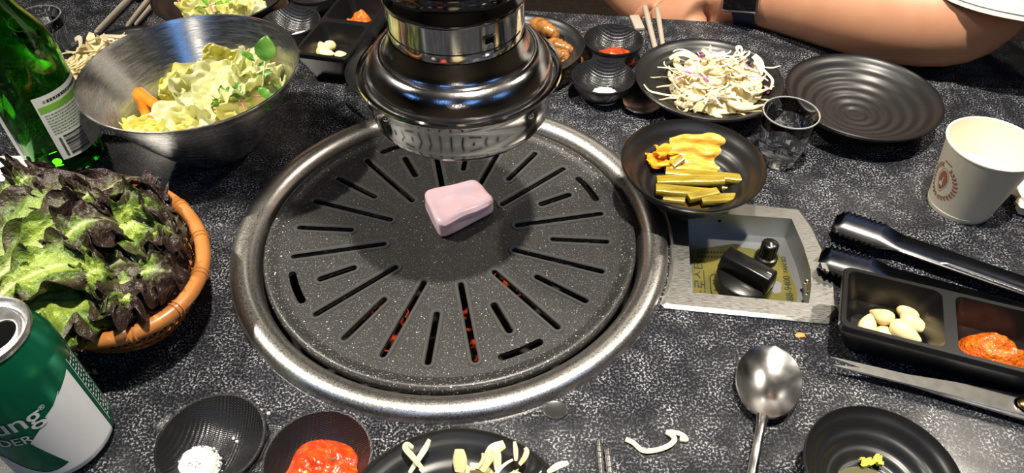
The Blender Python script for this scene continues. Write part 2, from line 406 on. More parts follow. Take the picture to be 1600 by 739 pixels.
# ================================================================ setting
TA = math.radians(-8.1)          # the table stands a little turned to the camera
FL = -0.72
struct(mk('floor', rbox(6, 6.5, 0.1, 0), 'floor_mat', loc=(0, 0.6, FL - 0.1)))
struct(mk('ceiling', rbox(6, 6.5, 0.1, 0), 'ceiling_paint', loc=(0, 0.6, 1.5)))
for nm, sx, sy, x, y in (('wall_back', 6.2, 0.1, 0, 3.9), ('wall_front', 6.2, 0.1, 0, -2.7), ('wall_left', 0.1, 6.5, -3.05, 0.6), ('wall_right', 0.1, 6.5, 3.05, 0.6)):
    struct(mk(nm, rbox(sx, sy, 2.22, 0), 'wall_paint', loc=(x, y, FL)))

# ---------------------------------------------------------------- table
BC = (0.235, -0.03)              # centre of the control box
box_out = [(-0.0655, -0.0605), (0.051, -0.0604), (0.0600, -0.0500), (0.0631, -0.0244), (0.0610, 0.010), (0.0555, 0.040), (0.0478, 0.0614), (-0.0250, 0.0640), (-0.055, 0.0640)]
box_arc = []
for k in range(13):              # the side that follows the grill ring
    a = math.radians(14.5 - k * 44 / 12); x, y = 0.1765 * math.cos(a) - BC[0], 0.1765 * math.sin(a) - BC[1]
    c, s = math.cos(-TA), math.sin(-TA); box_arc.append((x * c - y * s, x * s + y * c))
box_outer = [q for q in box_out[:8]] + [q for q in box_arc if -0.0595 < q[1] < 0.0635]
box_inner = [(-0.0460, -0.0440), (0.0396, -0.0439), (0.0440, -0.026), (0.0458, -0.0096), (0.0440, 0.016), (0.0388, 0.0469), (-0.0457, 0.0450)]
tb = thing('table', 'speckled black granite table with round built-in grill', 'table')
top = rot2(rrect(-1.0, -0.42, 0.80, 0.375, 0.02), TA)
hole1 = circle(0.160, 96); hole2 = rot2([(x * 1.04, y * 1.04) for x, y in box_inner], TA, BC)
slab = join(flat([top, hole1, hole2], 0.0), wall(top, -0.032, 0.0), wall(hole1, -0.032, 0, True), wall(hole2, -0.032, 0, True))
under = flat([top, hole1, hole2], -0.032); under = (under[0], [q[::-1] for q in under[1]])
mk('table_top', join(slab, under), 'granite', tb)
for x, y in ((-0.9, -0.34), (-0.9, 0.30), (0.72, -0.34), (0.72, 0.30)):
    q = rot2([(x, y)], TA)[0]; mk('leg', rbox(0.05, 0.05, -FL - 0.032, 0.003), 'table_edge', tb, (q[0], q[1], FL), TA)
mk('burner_housing', join(wall(rot2(rrect(-0.22, -0.20, 0.33, 0.20, 0.01), TA), -0.22, -0.032), flat([rot2(rrect(-0.22, -0.20, 0.33, 0.20, 0.01), TA)], -0.22)), 'table_edge', tb, smooth=False)

# ---------------------------------------------------------------- grill
gr = thing('grill', 'round built-in charcoal grill with wide scratched steel ring', 'grill')
mk('ring', lathe([(0.152, -0.030), (0.1525, -0.004), (0.1540, 0.0015), (0.1575, 0.0062), (0.1620, 0.0085), (0.1660, 0.0090), (0.1700, 0.0082), (0.1730, 0.0060), (0.1745, 0.0032), (0.1750, 0.0)], 160), 'ring_steel', gr)
mk('fire_pit', lathe([(0.152, -0.030), (0.150, -0.055), (0.138, -0.085), (0.105, -0.10), (0, -0.10)], 96), 'pit_black', gr)
# plate with radial slots
def stadium(r0, r1, ang, w, n=7):
    a = math.radians(ang); ca, sa = math.cos(a), math.sin(a); out = []
    for c, b in ((r1, -90), (r0, 90)):
        for k in range(n + 1):
            t = math.radians(b + 180 * k / n); x, y = c + w * math.cos(t), w * math.sin(t); out.append((x * ca - y * sa, x * sa + y * ca))
    return out
def arc_slot(r, ang, half, w, n=8):
    out = []; A0, A1 = math.radians(ang - half), math.radians(ang + half)
    for k in range(n + 1): a = A0 + (A1 - A0) * k / n; out.append(((r + w) * math.cos(a), (r + w) * math.sin(a)))
    for k in range(1, 4): t = PI * k / 4; out.append((r * math.cos(A1) + w * (math.cos(A1) * math.cos(t) - math.sin(A1) * math.sin(t)), r * math.sin(A1) + w * (math.sin(A1) * math.cos(t) + math.cos(A1) * math.sin(t))))
    for k in range(n + 1): a = A1 + (A0 - A1) * k / n; out.append(((r - w) * math.cos(a), (r - w) * math.sin(a)))
    for k in range(1, 4): t = PI * k / 4; out.append((r * math.cos(A0) + w * (-math.cos(A0) * math.cos(t) + math.sin(A0) * math.sin(t)), r * math.sin(A0) + w * (-math.sin(A0) * math.cos(t) - math.cos(A0) * math.sin(t))))
    return out
slots = []
for k in range(12):
    slots.append((stadium(0.055, 0.1260, -79.5 + 30 * k, 0.0026), 'long'))
    if k % 3 == 0: slots.append((stadium(0.083, 0.109, -64.5 + 30 * k, 0.0030), 'short')); slots.append((arc_slot(0.1285, -64.5 + 30 * k, 6.6, 0.0030), 'arc'))
    else: slots.append((stadium(0.083, 0.1260, -64.5 + 30 * k, 0.0026), 'mid'))
gp = thing('grill_plate', 'round black non-stick grill plate with radial slots and white flecks', 'grill plate', (0, 0, -0.0006))
disc = circle(0.138, 120); sl = [s for s, _ in slots]
prt = [flat([disc] + sl, 0.0)] + [wall(s, -0.004, 0.0, True) for s in sl]
prt.append(lathe([(0.138, 0.0), (0.1400, 0.0004), (0.1430, 0.0022), (0.1455, 0.0034), (0.1475, 0.0034), (0.1492, 0.0022), (0.1498, 0.0), (0.1495, -0.004), (0.140, -0.004), (0.138, -0.004)], 120))
bot = flat([disc] + sl, -0.004); prt.append((bot[0], [q[::-1] for q in bot[1]]))
mk('plate', join(*prt), 'grill_coat', gp)
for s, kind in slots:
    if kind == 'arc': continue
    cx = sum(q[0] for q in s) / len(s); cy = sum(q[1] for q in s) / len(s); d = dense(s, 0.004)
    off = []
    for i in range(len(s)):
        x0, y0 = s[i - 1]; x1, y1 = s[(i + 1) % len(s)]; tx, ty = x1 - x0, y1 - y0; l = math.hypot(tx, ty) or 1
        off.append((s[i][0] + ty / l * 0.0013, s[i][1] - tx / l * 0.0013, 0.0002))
    mk('slot_lip', tube(off, 0.0016, 6, 0.55, up=(0, 0, 1), closed=True), 'slot_edge_highlight', gp)
# charcoal below the plate
rc = random.Random(3)
hots = [(-0.0455, -0.0644, -0.0300), (-0.0559, -0.0394, -0.0300), (0.0141, -0.0456, -0.0300), (0.0167, -0.0776, -0.0300), (0.0492, -0.0078, -0.0300)]
cmesh = []
for i, p in enumerate(hots):
    tag(mk('charcoal', lump(0.019, i, 0.35, 7, (1.2, 0.9, 0.8)), 'ember', loc=(p[0], p[1], -0.048), rot=(rc.random(), rc.random(), rc.random() * 6)), 'lump of charcoal glowing red under the front slots of the grill plate', 'charcoal', 'glowing charcoal in the fire pit')
for i in range(16):
    a = i * 2.4; r = 0.035 + 0.085 * ((i * 0.618) % 1)
    x, y = r * math.cos(a), r * math.sin(a)
    if any(math.hypot(x - h[0], y - h[1]) < 0.044 for h in hots + cmesh): continue
    cmesh.append((x, y))
    tag(mk('charcoal', lump(0.020, i + 20, 0.35, 7, (1.2, 0.9, 0.75)), 'charcoal', loc=(x, y, -0.070), rot=(rc.random(), rc.random(), rc.random() * 6)), 'unlit dark lump of charcoal at the bottom of the fire pit', 'charcoal', 'dark charcoal in the fire pit')

# pork block
def block(c, h, seed, n=12, amp=0.0022):
    V, Fc = [], []
    bm = bmesh.new(); bmesh.ops.create_cube(bm, size=2); bmesh.ops.subdivide_edges(bm, edges=bm.edges[:], cuts=n, use_grid_fill=True)
    for v in bm.verts:
        x, y, z = v.co; e = 8.0
        L = (abs(x) ** e + abs(y) ** e + abs(z) ** e) ** (1 / e); x, y, z = x / L, y / L, z / L
        u, w = (x + 1) / 2, (y + 1) / 2
        q = (c[0] * (1 - u) * (1 - w) + c[1] * u * (1 - w) + c[2] * u * w + c[3] * (1 - u) * w)
        hh = h * (1 + 0.22 * nv((x, y, 0), 0.9, seed) - 0.10 * x)
        p = Vector((q.x, q.y, (z + 1) / 2 * hh)); d = Vector((nv(p, 45, seed), nv(p, 45, seed + 9), nv(p, 30, seed + 4))) * amp
        if p.z < 0.002: d.z = 0
        if w < 0.02 and 0.4 < z < 0.75: p.y -= 0.0014; p.x += 0.0006
        v.co = p + d
    bm.verts.index_update(); g = ([v.co.copy() for v in bm.verts], [tuple(v.index for v in f.verts) for f in bm.faces]); bm.free(); return g
pc = [Vector((-0.0083, -0.0075, 0.0040)), Vector((0.0363, 0.0251, 0.0040)), Vector((0.0180, 0.0533, 0.0080)), Vector((-0.0252, 0.0313, 0.0100))]
cc = sum(pc, Vector()) / 4; cc.z = 0
tag(mk('pork_block', block([Vector((q.x - cc.x, q.y - cc.y, 0)) for q in pc], 0.0185, 2.0), 'pork', loc=(cc.x, cc.y, -0.0002)), 'raw pale pink pork block in the middle of the grill plate', 'meat')

# ---------------------------------------------------------------- exhaust hood
hd = thing('exhaust_hood', 'shiny steel exhaust hood on a pipe hanging over the grill', 'exhaust hood', (0.0145, 0.012, 0))
mk('catch_bowl', lathe([(0.0330, 0.150), (0.0330, 0.1105), (0.0480, 0.1095), (0.0560, 0.1125), (0.0600, 0.1160), (0.0612, 0.1185), (0.0620, 0.1190), (0.0630, 0.1230), (0.0632, 0.1300), (0.0642, 0.1320), (0.0652, 0.1420), (0.0665, 0.1465), (0.0690, 0.1480), (0.0702, 0.1495), (0.0698, 0.1512), (0.0680, 0.1515), (0.0662, 0.1500), (0.0645, 0.1465), (0.0630, 0.1430), (0.0560, 0.1400)], 128), 'chrome', hd)
mk('dome', lathe([(0.0600, 0.1430), (0.0630, 0.1465), (0.0640, 0.1490), (0.0638, 0.1530), (0.0622, 0.1575), (0.0592, 0.1620), (0.0555, 0.1652), (0.0522, 0.1664), (0.0512, 0.1660), (0.0504, 0.1668), (0.0494, 0.1678), (0.0478, 0.1720), (0.0462, 0.1765), (0.0450, 0.1790)], 128), 'chrome_greasy', hd)
mk('dome_trim', lathe([(0.0632, 0.1464), (0.0650, 0.1468), (0.0652, 0.1478), (0.0638, 0.1484)], 128), 'chrome_greasy', hd)
mk('neck', lathe([(0.0440, 0.1770), (0.0446, 0.1790), (0.0446, 0.1850), (0.0440, 0.1856), (0.0440, 0.1868), (0.0446, 0.1874), (0.0446, 0.2040)], 128), 'chrome', hd)
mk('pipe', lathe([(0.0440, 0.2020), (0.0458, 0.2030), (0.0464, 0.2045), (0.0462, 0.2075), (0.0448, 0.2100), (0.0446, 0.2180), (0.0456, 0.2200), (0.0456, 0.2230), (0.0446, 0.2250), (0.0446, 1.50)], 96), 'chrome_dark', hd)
a = math.radians(-60)
lt = mk('latch_slot', rbox(0.0085, 0.0012, 0.0065, 0.0005), 'chrome', hd, (0.0446 * math.cos(a), 0.0446 * math.sin(a), 0.1895), a + PI / 2)
mk('slot_opening', rbox(0.0060, 0.0008, 0.0042, 0.0003), 'can_hole', lt, (0, -0.0006, 0.0012))
for an in (-136, -42):
    a = math.radians(an); mk('rivet', xf(lathe([(0, 0.0012), (0.0014, 0.0009), (0.0022, 0), (0.0022, -0.001)], 14), rot=(0, PI / 2, 0)), 'chrome', hd, (0.0652 * math.cos(a), 0.0652 * math.sin(a), 0.1395), a)

# ---------------------------------------------------------------- control box let into the table
cb = thing('control_box', 'recessed steel control box with two black knobs beside the grill ring', 'control box', (BC[0], BC[1], 0), TA)
ins = [(x * 0.955, y * 0.955) for x, y in box_outer]
fr = join(flat([ins, box_inner], 0.0034), wall(box_outer, 0.0003, 0.0016), wall(box_outer, 0.0016, 0.0034, loop2=ins))
mk('frame', fr, 'frame_steel', cb)
mk('well_wall', wall(box_inner, -0.019, 0.0034, True), 'box_steel', cb, smooth=False)
mk('well_floor', flat([box_inner], -0.019), 'box_steel', cb)
stk = [(-0.040, -0.042), (0.037, -0.042), (0.041, -0.012), (0.036, 0.016), (0.030, 0.030), (-0.004, 0.034), (-0.040, 0.022)]
mk('panel_sticker', flat([stk], -0.0186), 'sticker', cb)
for l in ([(-0.0405, -0.0425), (-0.012, -0.0425), (-0.018, -0.033), (-0.028, -0.027), (-0.0405, -0.026)], [(0.020, -0.012), (0.024, -0.003), (0.030, -0.006), (0.028, -0.016), (0.023, -0.018)], [(-0.002, 0.0345), (0.016, 0.0325), (0.014, 0.029), (0.002, 0.030)]):
    mk('worn_patch', flat([l], -0.0184), 'sticker_worn', cb)
def btext(s, size, x, y, rz, name='lettering', mat='ink', z=-0.0182):
    g = text_geo(s, size); mk(name, g, mat, cb, (x, y, z), rz, smooth=False)
btext('가스로스터', 0.0115, -0.0300, -0.042, PI / 2)
btext('소화', 0.0085, -0.0175, -0.0240, PI / 2)
mk('lettering_frame', tube([(x, y, -0.0182) for x, y in rrect(-0.0262, -0.0270, -0.0150, -0.0030, 0.005)], 0.00035, 4, closed=True), 'ink', cb)
btext('&G 1588-9400', 0.0078, 0.0370, -0.0440, PI / 2)
btext('화', 0.0075, 0.0270, -0.0415, PI / 2)
mk('lettering_frame', tube([(x, y, -0.0182) for x, y in rrect(0.0192, -0.0440, 0.0285, -0.0310, 0.0042)], 0.00035, 4, closed=True), 'ink', cb)
btext('FAN SO', 0.0052, 0.0365, 0.0060, PI / 2)
for r_ in range(2):
    for k in range(12): mk('small_print', rbox(0.0013, 0.0016, 0.0002, 0), 'ink', cb, (-0.034 + k * 0.0026, 0.0150 + 0.0052 * r_ + 0.0003 * k, -0.0184))
kn = mk('dial_knob', lathe([(0, 0.008), (0.0205, 0.008), (0.0220, 0.0068), (0.0226, 0.0), (0.0226, -0.004), (0, -0.004)], 48), 'black_knob', cb, (-0.001, -0.0120, -0.0145), math.radians(-34))
kv = []
V, Fc = rbox(0.0435, 0.0165, 0.0150, 0.0018, 2)
mk('knob_grip', ([Vector((v.x * (1 - 0.06 * v.z / 0.015), v.y * (1 - 0.18 * v.z / 0.015), v.z)) for v in V], Fc), 'black_knob', kn, (0, 0.0, 0.007))
mk('knob_mark', rbox(0.0035, 0.0009, 0.0003, 0), 'white_mark', kn, (0.0165, 0, 0.0220))
sk = mk('fan_knob', lathe([(0, 0.0), (0.0092, 0.0), (0.0092, 0.005), (0.0086, 0.006), (0.0064, 0.0066), (0.0060, 0.0200), (0.0052, 0.0206), (0, 0.0206)], 32), 'black_knob', cb, (0.0195, 0.0180, -0.0190))
for k in range(14):
    a = 2 * PI * k / 14; mk('knurl', rbox(0.0012, 0.0016, 0.0125, 0), 'black_knob', sk, (0.0062 * math.cos(a), 0.0062 * math.sin(a), 0.0068), a)
mk('knob_mark', rbox(0.0012, 0.0052, 0.0003, 0), 'white_mark', sk, (0, -0.0026, 0.0206))
for k, y in enumerate((-0.012, -0.0235)):
    sc = mk('screw', xf(lathe([(0, 0.0022), (0.0016, 0.0018), (0.0024, 0.0006), (0.0024, -0.002)], 14), rot=(0, -PI / 2, 0)), 'cutlery_steel', cb, (0.0452 - 0.0004 * k, y, -0.007))
mk('bracket', rbox(0.0010, 0.0075, 0.0085, 0.0003), 'brass', cb, (0.0448, -0.018, -0.0125))
mk('drain_hole', xf(lathe([(0, 0.0004), (0.0012, 0.0002), (0.0012, -0.001)], 12), rot=(PI / 2, 0, 0)), 'can_hole', cb, (-0.018, 0.0454, -0.005))

# ================================================================ tableware
def dish_geo(R, H, foot, ripples=5, th=0.0026, n=96, pw=2.2, amp=0.0006, flat_r=0.0):
    N = 46; inner = []
    for i in range(N + 1):
        r = (R - th * 0.6) * i / N
        z = 0.0045 + (H - 0.0050) * max(0, (r / R - flat_r) / (1 - flat_r)) ** pw
        if r > R * 0.10 and r < R * 0.93: z += amp * math.sin(r / R * ripples * 2 * PI)
        inner.append((r, z))
    rim = [(R - th * 0.35, H - 0.0002), (R, H - 0.0010), (R, H - 0.0022)]
    outer = [(foot + (R - foot) * t, 0.0022 + (H - 0.0050) * t ** (pw * 0.62)) for t in (0.93, 0.85, 0.72, 0.58, 0.42, 0.26, 0.12, 0.0)]
    return lathe(inner + rim + outer + [(foot, 0.0), (foot - 0.004, 0.0), (foot - 0.005, 0.0014), (0, 0.0014)], n)
def plate(label, loc, R, H, foot, **kw):
    return tag(mk(kw.pop('name', 'plate'), dish_geo(R, H, foot, **kw), 'black_ceramic', loc=loc, rot=random.random() * 6), label, kw.get('cat', 'plate'), 'ridged black plates')
plate('empty ridged black plate beside the bare forearm', (0.3795, 0.1525, 0), 0.0705, 0.029, 0.036, ripples=7)
plate('ridged black plate heaped with onion and cabbage slaw, behind the shot glass', (0.2410, 0.1840, 0), 0.0705, 0.029, 0.036, ripples=7)
plate('ridged black plate of slaw at the front edge, nearest the grill ring', (0.0165, -0.2620, 0), 0.0690, 0.028, 0.036, ripples=6)
plate('ridged black plate with amber prawns, behind the exhaust hood', (0.0655, 0.2470, 0), 0.0600, 0.030, 0.030, ripples=6)
plate('black plate half hidden at the left of the exhaust hood', (-0.0530, 0.2040, 0), 0.0600, 0.030, 0.026, ripples=4)
plate('black plate of leafy salad at the top, behind the steel bowl', (-0.2810, 0.3660, 0), 0.0750, 0.030, 0.038, ripples=4)
plate('black plate of pale onion slices between green bottle and steel bowl', (-0.3390, 0.2260, 0), 0.0640, 0.030, 0.032, ripples=4)
tag(mk('bowl', dish_geo(0.058, 0.042, 0.024, ripples=7, pw=2.0, flat_r=0.12), 'black_ceramic', loc=(0.1965, 0.0355, 0.0036)), 'ridged black bowl of yellow pickles resting on ring and control box', 'bowl', 'ridged black bowls')
tag(mk('bowl', dish_geo(0.0440, 0.030, 0.020, ripples=6, pw=2.0, flat_r=0.15), 'black_ceramic', loc=(0.2610, -0.2255, 0)), 'small ridged black bowl with mustard at the lower right, below the scissors', 'bowl', 'ridged black bowls')

# twin sauce dishes
def cup_geo(R, H, n=64):
    inner = [(R * 0.955 * t, 0.003 + (H - 0.003) * t ** 2.4) for t in (0, 0.2, 0.4, 0.55, 0.68, 0.79, 0.88, 0.95, 1.0)]
    outer = [(R, H), (R * 1.01, H - 0.001), (R * 0.99, H - 0.003), (R * 0.90, H * 0.55), (R * 0.70, H * 0.22), (R * 0.5, 0.0), (0, 0.0)]
    return lathe(inner + outer, n)
def twin_dish(label, c1, c2, R=0.0325, H=0.024):
    a, b = Vector((*c1, 0)), Vector((*c2, 0)); t = thing('twin_sauce_dish', label, 'sauce dish', a, math.atan2(b.y - a.y, b.x - a.x), 'textured black twin sauce dishes')
    L = (b - a).length
    mk('cup', cup_geo(R, H), 'woven_black', t); mk('cup', cup_geo(R, H), 'woven_black', t, (L, 0, 0))
    # saddle between the two cups
    up, dn = [], []
    for k in range(13):
        s = k / 12; x = L * (0.18 + 0.64 * s); w = R * (0.86 - 0.34 * math.sin(PI * s)); up.append((x, w))
    loop = up + [(x, -w) for x, w in up[::-1]]
    cut1 = circle(R * 0.99, 40); cut2 = circle(R * 0.99, 40, (L, 0))
    keep = [(x, y) for x, y in loop]
    V, Fc = [], []
    for k in range(13):
        x, w = up[k]
        for j in range(15):
            y = -w + 2 * w * j / 14
            x2 = x
            d1 = math.hypot(x, y); d2 = math.hypot(x - L, y)
            if d1 < R: x2 = math.sqrt(max(0, R * R - y * y))
            if d2 < R: x2 = min(x2, L - math.sqrt(max(0, R * R - y * y))) if d1 >= R else L / 2
            V.append(Vector((x2, y, H - 0.0015 - 0.0022 * (1 - abs(2 * j / 14 - 1) ** 6))))
    n = len(V); V += [v - Vector((0, 0, 0.006)) for v in V]
    for k in range(12):
        for j in range(14):
            q = (k * 15 + j, (k + 1) * 15 + j, (k + 1) * 15 + j + 1, k * 15 + j + 1); Fc.append(q); Fc.append(tuple(i + n for i in q[::-1]))
        for j in (0, 14):
            Fc.append((k * 15 + j, k * 15 + j + n, (k + 1) * 15 + j + n, (k + 1) * 15 + j))
    mk('saddle', (V, Fc), 'woven_black', t)
    return t
twin_dish('black twin dish of salt and chilli paste beside the green can', (-0.1340, -0.1975), (-0.0670, -0.2100), 0.0325)
twin_dish('black twin dish of salt and red paste behind the exhaust hood', (0.1405, 0.1935), (0.1575, 0.2625), 0.0312)
twin_dish('black twin dish of salt behind the steel bowl rim', (-0.1890, 0.3070), (-0.1760, 0.3780), 0.0320)

# two-compartment trays
def tray_geo(Lx, W, H, div=0.008, rim=0.0035):
    out_t = rrect(-Lx / 2, -W / 2, Lx / 2, W / 2, 0.006); out_b = rrect(-Lx / 2 + 0.011, -W / 2 + 0.011, Lx / 2 - 0.011, W / 2 - 0.011, 0.006)
    cells = [(-Lx / 2 + rim, -W / 2 + rim, -div / 2, W / 2 - rim), (div / 2, -W / 2 + rim, Lx / 2 - rim, W / 2 - rim)]
    tl = [rrect(*c, 0.006) for c in cells]; ml = [rrect(c[0] + 0.006, c[1] + 0.006, c[2] - 0.006, c[3] - 0.006, 0.008) for c in cells]
    bl = [rrect(c[0] + 0.011, c[1] + 0.011, c[2] - 0.011, c[3] - 0.011, 0.008) for c in cells]
    out_m = rrect(-Lx / 2 + 0.0005, -W / 2 + 0.0005, Lx / 2 - 0.0005, W / 2 - 0.0005, 0.006)
    gs = [flat([out_m] + tl, H), wall(out_t, H - 0.0008, H, loop2=out_m), wall(out_t, H - 0.005, H - 0.0008), wall(out_b, 0.0, H - 0.005, loop2=out_t)]
    for t_, m_, b_ in zip(tl, ml, bl):
        gs += [wall(t_, H, H * 0.36, True, loop2=m_) if False else (lambda g: (g[0], [q for q in g[1]]))(wall(t_, H, H * 0.36, loop2=m_)), wall(m_, H * 0.36, 0.004, loop2=b_), flat([b_], 0.004)]
    f = flat([out_b], 0.0); gs.append((f[0], [q[::-1] for q in f[1]]))
    return join(*gs)
TR = math.radians(-20.5)
tray_r = tag(mk('sauce_tray', tray_geo(0.138, 0.058, 0.034), 'black_plastic', loc=(0.3420, -0.1205, 0), rot=TR), 'black two-compartment tray of garlic and orange paste above the scissors', 'tray', 'black two-compartment trays')
TL = math.radians(76)
tray_l = tag(mk('sauce_tray', tray_geo(0.138, 0.058, 0.034), 'black_plastic', loc=(-0.1240, 0.2850, 0), rot=TL), 'black two-compartment tray of garlic and paste at the left behind the hood', 'tray', 'black two-compartment trays')

# steel salad bowl
prof = []
for i in range(25):
    t = i / 24; prof.append((0.032 + 0.057 * t ** 0.88, 0.004 + 0.081 * t ** 1.08))
inner = [(0, 0.0030), (0.024, 0.0030), (0.029, 0.0034)] + prof
outer = [(r + 0.0012, z - 0.0004) for r, z in prof[::-1]]
sb = tag(mk('salad_bowl', lathe(inner + [(0.0898, 0.0862), (0.0908, 0.0860), (0.0910, 0.0850)] + outer[1:] + [(0.031, 0.001), (0.028, 0.0), (0, 0.0)], 128), 'bowl_steel', loc=(-0.2215, 0.1165, 0)), 'large brushed steel bowl of lettuce salad beside the green bottle', 'bowl')

# ---------------------------------------------------------------- food helpers
def paste(R, H, seed, n=36, rings=14, sx=1.0, sy=1.0):
    V = [Vector((0, 0, H))]; Fc = []
    for i in range(1, rings + 1):
        for k in range(n):
            a = 2 * PI * k / n; t = i / rings
            rr = R * t * (1 + 0.13 * nv((math.cos(a) * 1.2, math.sin(a) * 1.2, 0), 1.3, seed))
            z = H * max(0, 1 - t ** 2.6) ** 0.8
            x, y = rr * math.cos(a) * sx, rr * math.sin(a) * sy
            z += (1 - t ** 3) * H * 0.42 * nv((x, y, 0), 150, seed) + (1 - t) * 0.1 * H
            V.append(Vector((x, y, max(z, -0.0015) if i < rings else -0.003)))
    for k in range(n): Fc.append((0, 1 + k, 1 + (k + 1) % n))
    for i in range(rings - 1):
        for k in range(n): Fc.append((1 + i * n + k, 1 + (i + 1) * n + k, 1 + (i + 1) * n + (k + 1) % n, 1 + i * n + (k + 1) % n))
    Fc.append(tuple(range(1 + (rings - 1) * n, 1 + rings * n))[::-1])
    return V, Fc
def salt_geo(R, H, seed, count=420, g=0.0009):
    rs = random.Random(seed); gs = []
    for i in range(count):
        a = rs.random() * 2 * PI; t = math.sqrt(rs.random()); s = g * (0.6 + rs.random() * 0.9)
        x, y = R * t * math.cos(a), R * t * math.sin(a); z = H * (1 - t * t) * rs.uniform(0.55, 1.0)
        gs.append(xf(rbox(s * 1.3, s, s * 0.9, 0), (x, y, z), (rs.random() * 3, rs.random() * 3, rs.random() * 3)))
    gs.append(paste(R * 0.96, H * 0.85, seed, 20, 6))
    return join(*gs)
tag(mk('chilli_paste', paste(0.0272, 0.0095, 1.3), 'chilli_sauce', loc=(-0.0655, -0.2135, 0.0068)), 'dark red chilli paste in the front twin dish', 'sauce')
for k in range(8):
    a, r = k * 2.4, 0.004 + 0.0015 * k
    mk('chilli_seed', lump(0.0011, k, 0.3, 5, (1.5, 1, 0.6)), ('mustard' if k % 3 else 'soy'), bpy.data.objects['chilli_paste'], (r * math.cos(a), r * math.sin(a), 0.0096 - 0.00022 * k), rot=k)
tag(mk('red_paste', paste(0.0205, 0.0065, 2.7, sx=1.1, sy=0.8), 'chilli_sauce', loc=(0.1585, 0.2555, 0.0070)), 'red paste in the twin dish behind the hood', 'sauce')
s1 = tag(mk('salt_heap', salt_geo(0.0150, 0.0085, 4, 520), 'salt', loc=(-0.1455, -0.2075, 0.0068)), 'coarse white salt heap in the front twin dish beside the can', 'salt', kind='stuff')
s2 = tag(mk('salt_heap', salt_geo(0.0135, 0.0060, 5, 380), 'salt', loc=(0.1420, 0.1860, 0.0060)), 'coarse white salt heap in the twin dish right of the hood', 'salt', kind='stuff')
s3 = tag(mk('salt_heap', salt_geo(0.0140, 0.0060, 6, 360), 'salt', loc=(-0.1800, 0.3000, 0.0060)), 'white salt heap in the dish behind the steel bowl', 'salt', kind='stuff')
def in_tray(cx, cy, ang, u, v): c, s = math.cos(ang), math.sin(ang); return cx + u * c - v * s, cy + u * s + v * c
x, y = in_tray(0.3420, -0.1205, TR, 0.0355, 0.001)
tag(mk('ssamjang', paste(0.0232, 0.0165, 5.1, sx=1.0, sy=0.74), 'ssamjang', loc=(x, y, 0.0072), rot=TR), 'orange soybean paste in the tray above the scissors', 'sauce')
x, y = in_tray(-0.1240, 0.2850, TL, 0.0275, -0.001)
tag(mk('ssamjang', paste(0.0215, 0.0200, 8.4, sx=0.80, sy=0.84), 'ssamjang', loc=(x, y, 0.0058), rot=TL), 'orange soybean paste in the tray behind the steel bowl', 'sauce')
# garlic cloves
def clove(seed, L=0.021, R=0.0064):
    N = 12; prof = [(0, 0)] + [(R * math.sin(PI * (i / N) ** 0.72) ** 0.75 * (1 - 0.15 * i / N), L * i / N) for i in range(1, N)] + [(0, L)]
    V, Fc = lathe(prof, 18); V = [v - Vector((0, 0, L / 2)) for v in V]
    V = [Vector((v.z, v.x * (1 + 0.12 * nv(v, 80, seed)), v.y * 0.82 + 1.2 * v.z * v.z * 8)) for v in V]
    return V, Fc
cm = [clove(1, 0.0235, 0.0070), clove(2, 0.0205, 0.0072), clove(3, 0.0175, 0.0070)]
cw = ['leftmost upright garlic clove', 'leaning garlic clove with its tip up', 'long garlic clove lying at the back', 'garlic clove lying in the middle of the heap', 'large garlic clove in front', 'small garlic clove peeping out at the front rim']
for i, (q, v, rot) in enumerate((((0.2985, -0.1071, 0.0130), 2, (0.3, -0.5, 1.2)), ((0.3103, -0.0993, 0.0130), 1, (0.1, 0.5, 2.0)), ((0.3343, -0.0956, 0.0110), 0, (0, 0.1, -0.45)), ((0.3318, -0.1069, 0.0130), 0, (0, 0.15, -0.62)), ((0.3212, -0.1151, 0.0150), 0, (0.4, 0.1, -0.75)), ((0.3122, -0.1124, 0.0080), 2, (0, 0, -0.4)))):
    tag(mk('garlic_clove', cm[v], 'garlic', loc=(q[0], q[1], q[2]), rot=rot), cw[i] + ' in the tray above the scissors', 'garlic', 'garlic cloves in the right tray')
cw = ['garlic clove at the left end of the heap', 'wide garlic clove at the front of the heap', 'round garlic clove on top of the heap', 'upright garlic clove at the back of the heap', 'stray garlic clove apart from the heap']
for i, (q, v, rot) in enumerate((((-0.1630, 0.2590, 0.0120), 0, (0, 0, 0.1)), ((-0.1447, 0.2566, 0.0140), 0, (0.3, 0, -0.3)), ((-0.1496, 0.2665, 0.0150), 2, (0, 0.4, 0.2)), ((-0.1421, 0.2693, 0.0140), 1, (0, 0.7, 1.9)), ((-0.1264, 0.2533, 0.0120), 2, (0, 0.4, 0.7)))):
    tag(mk('garlic_clove', cm[v], 'garlic', loc=q, rot=rot), cw[i] + ' in the tray behind the steel bowl', 'garlic', 'garlic cloves in the left tray')

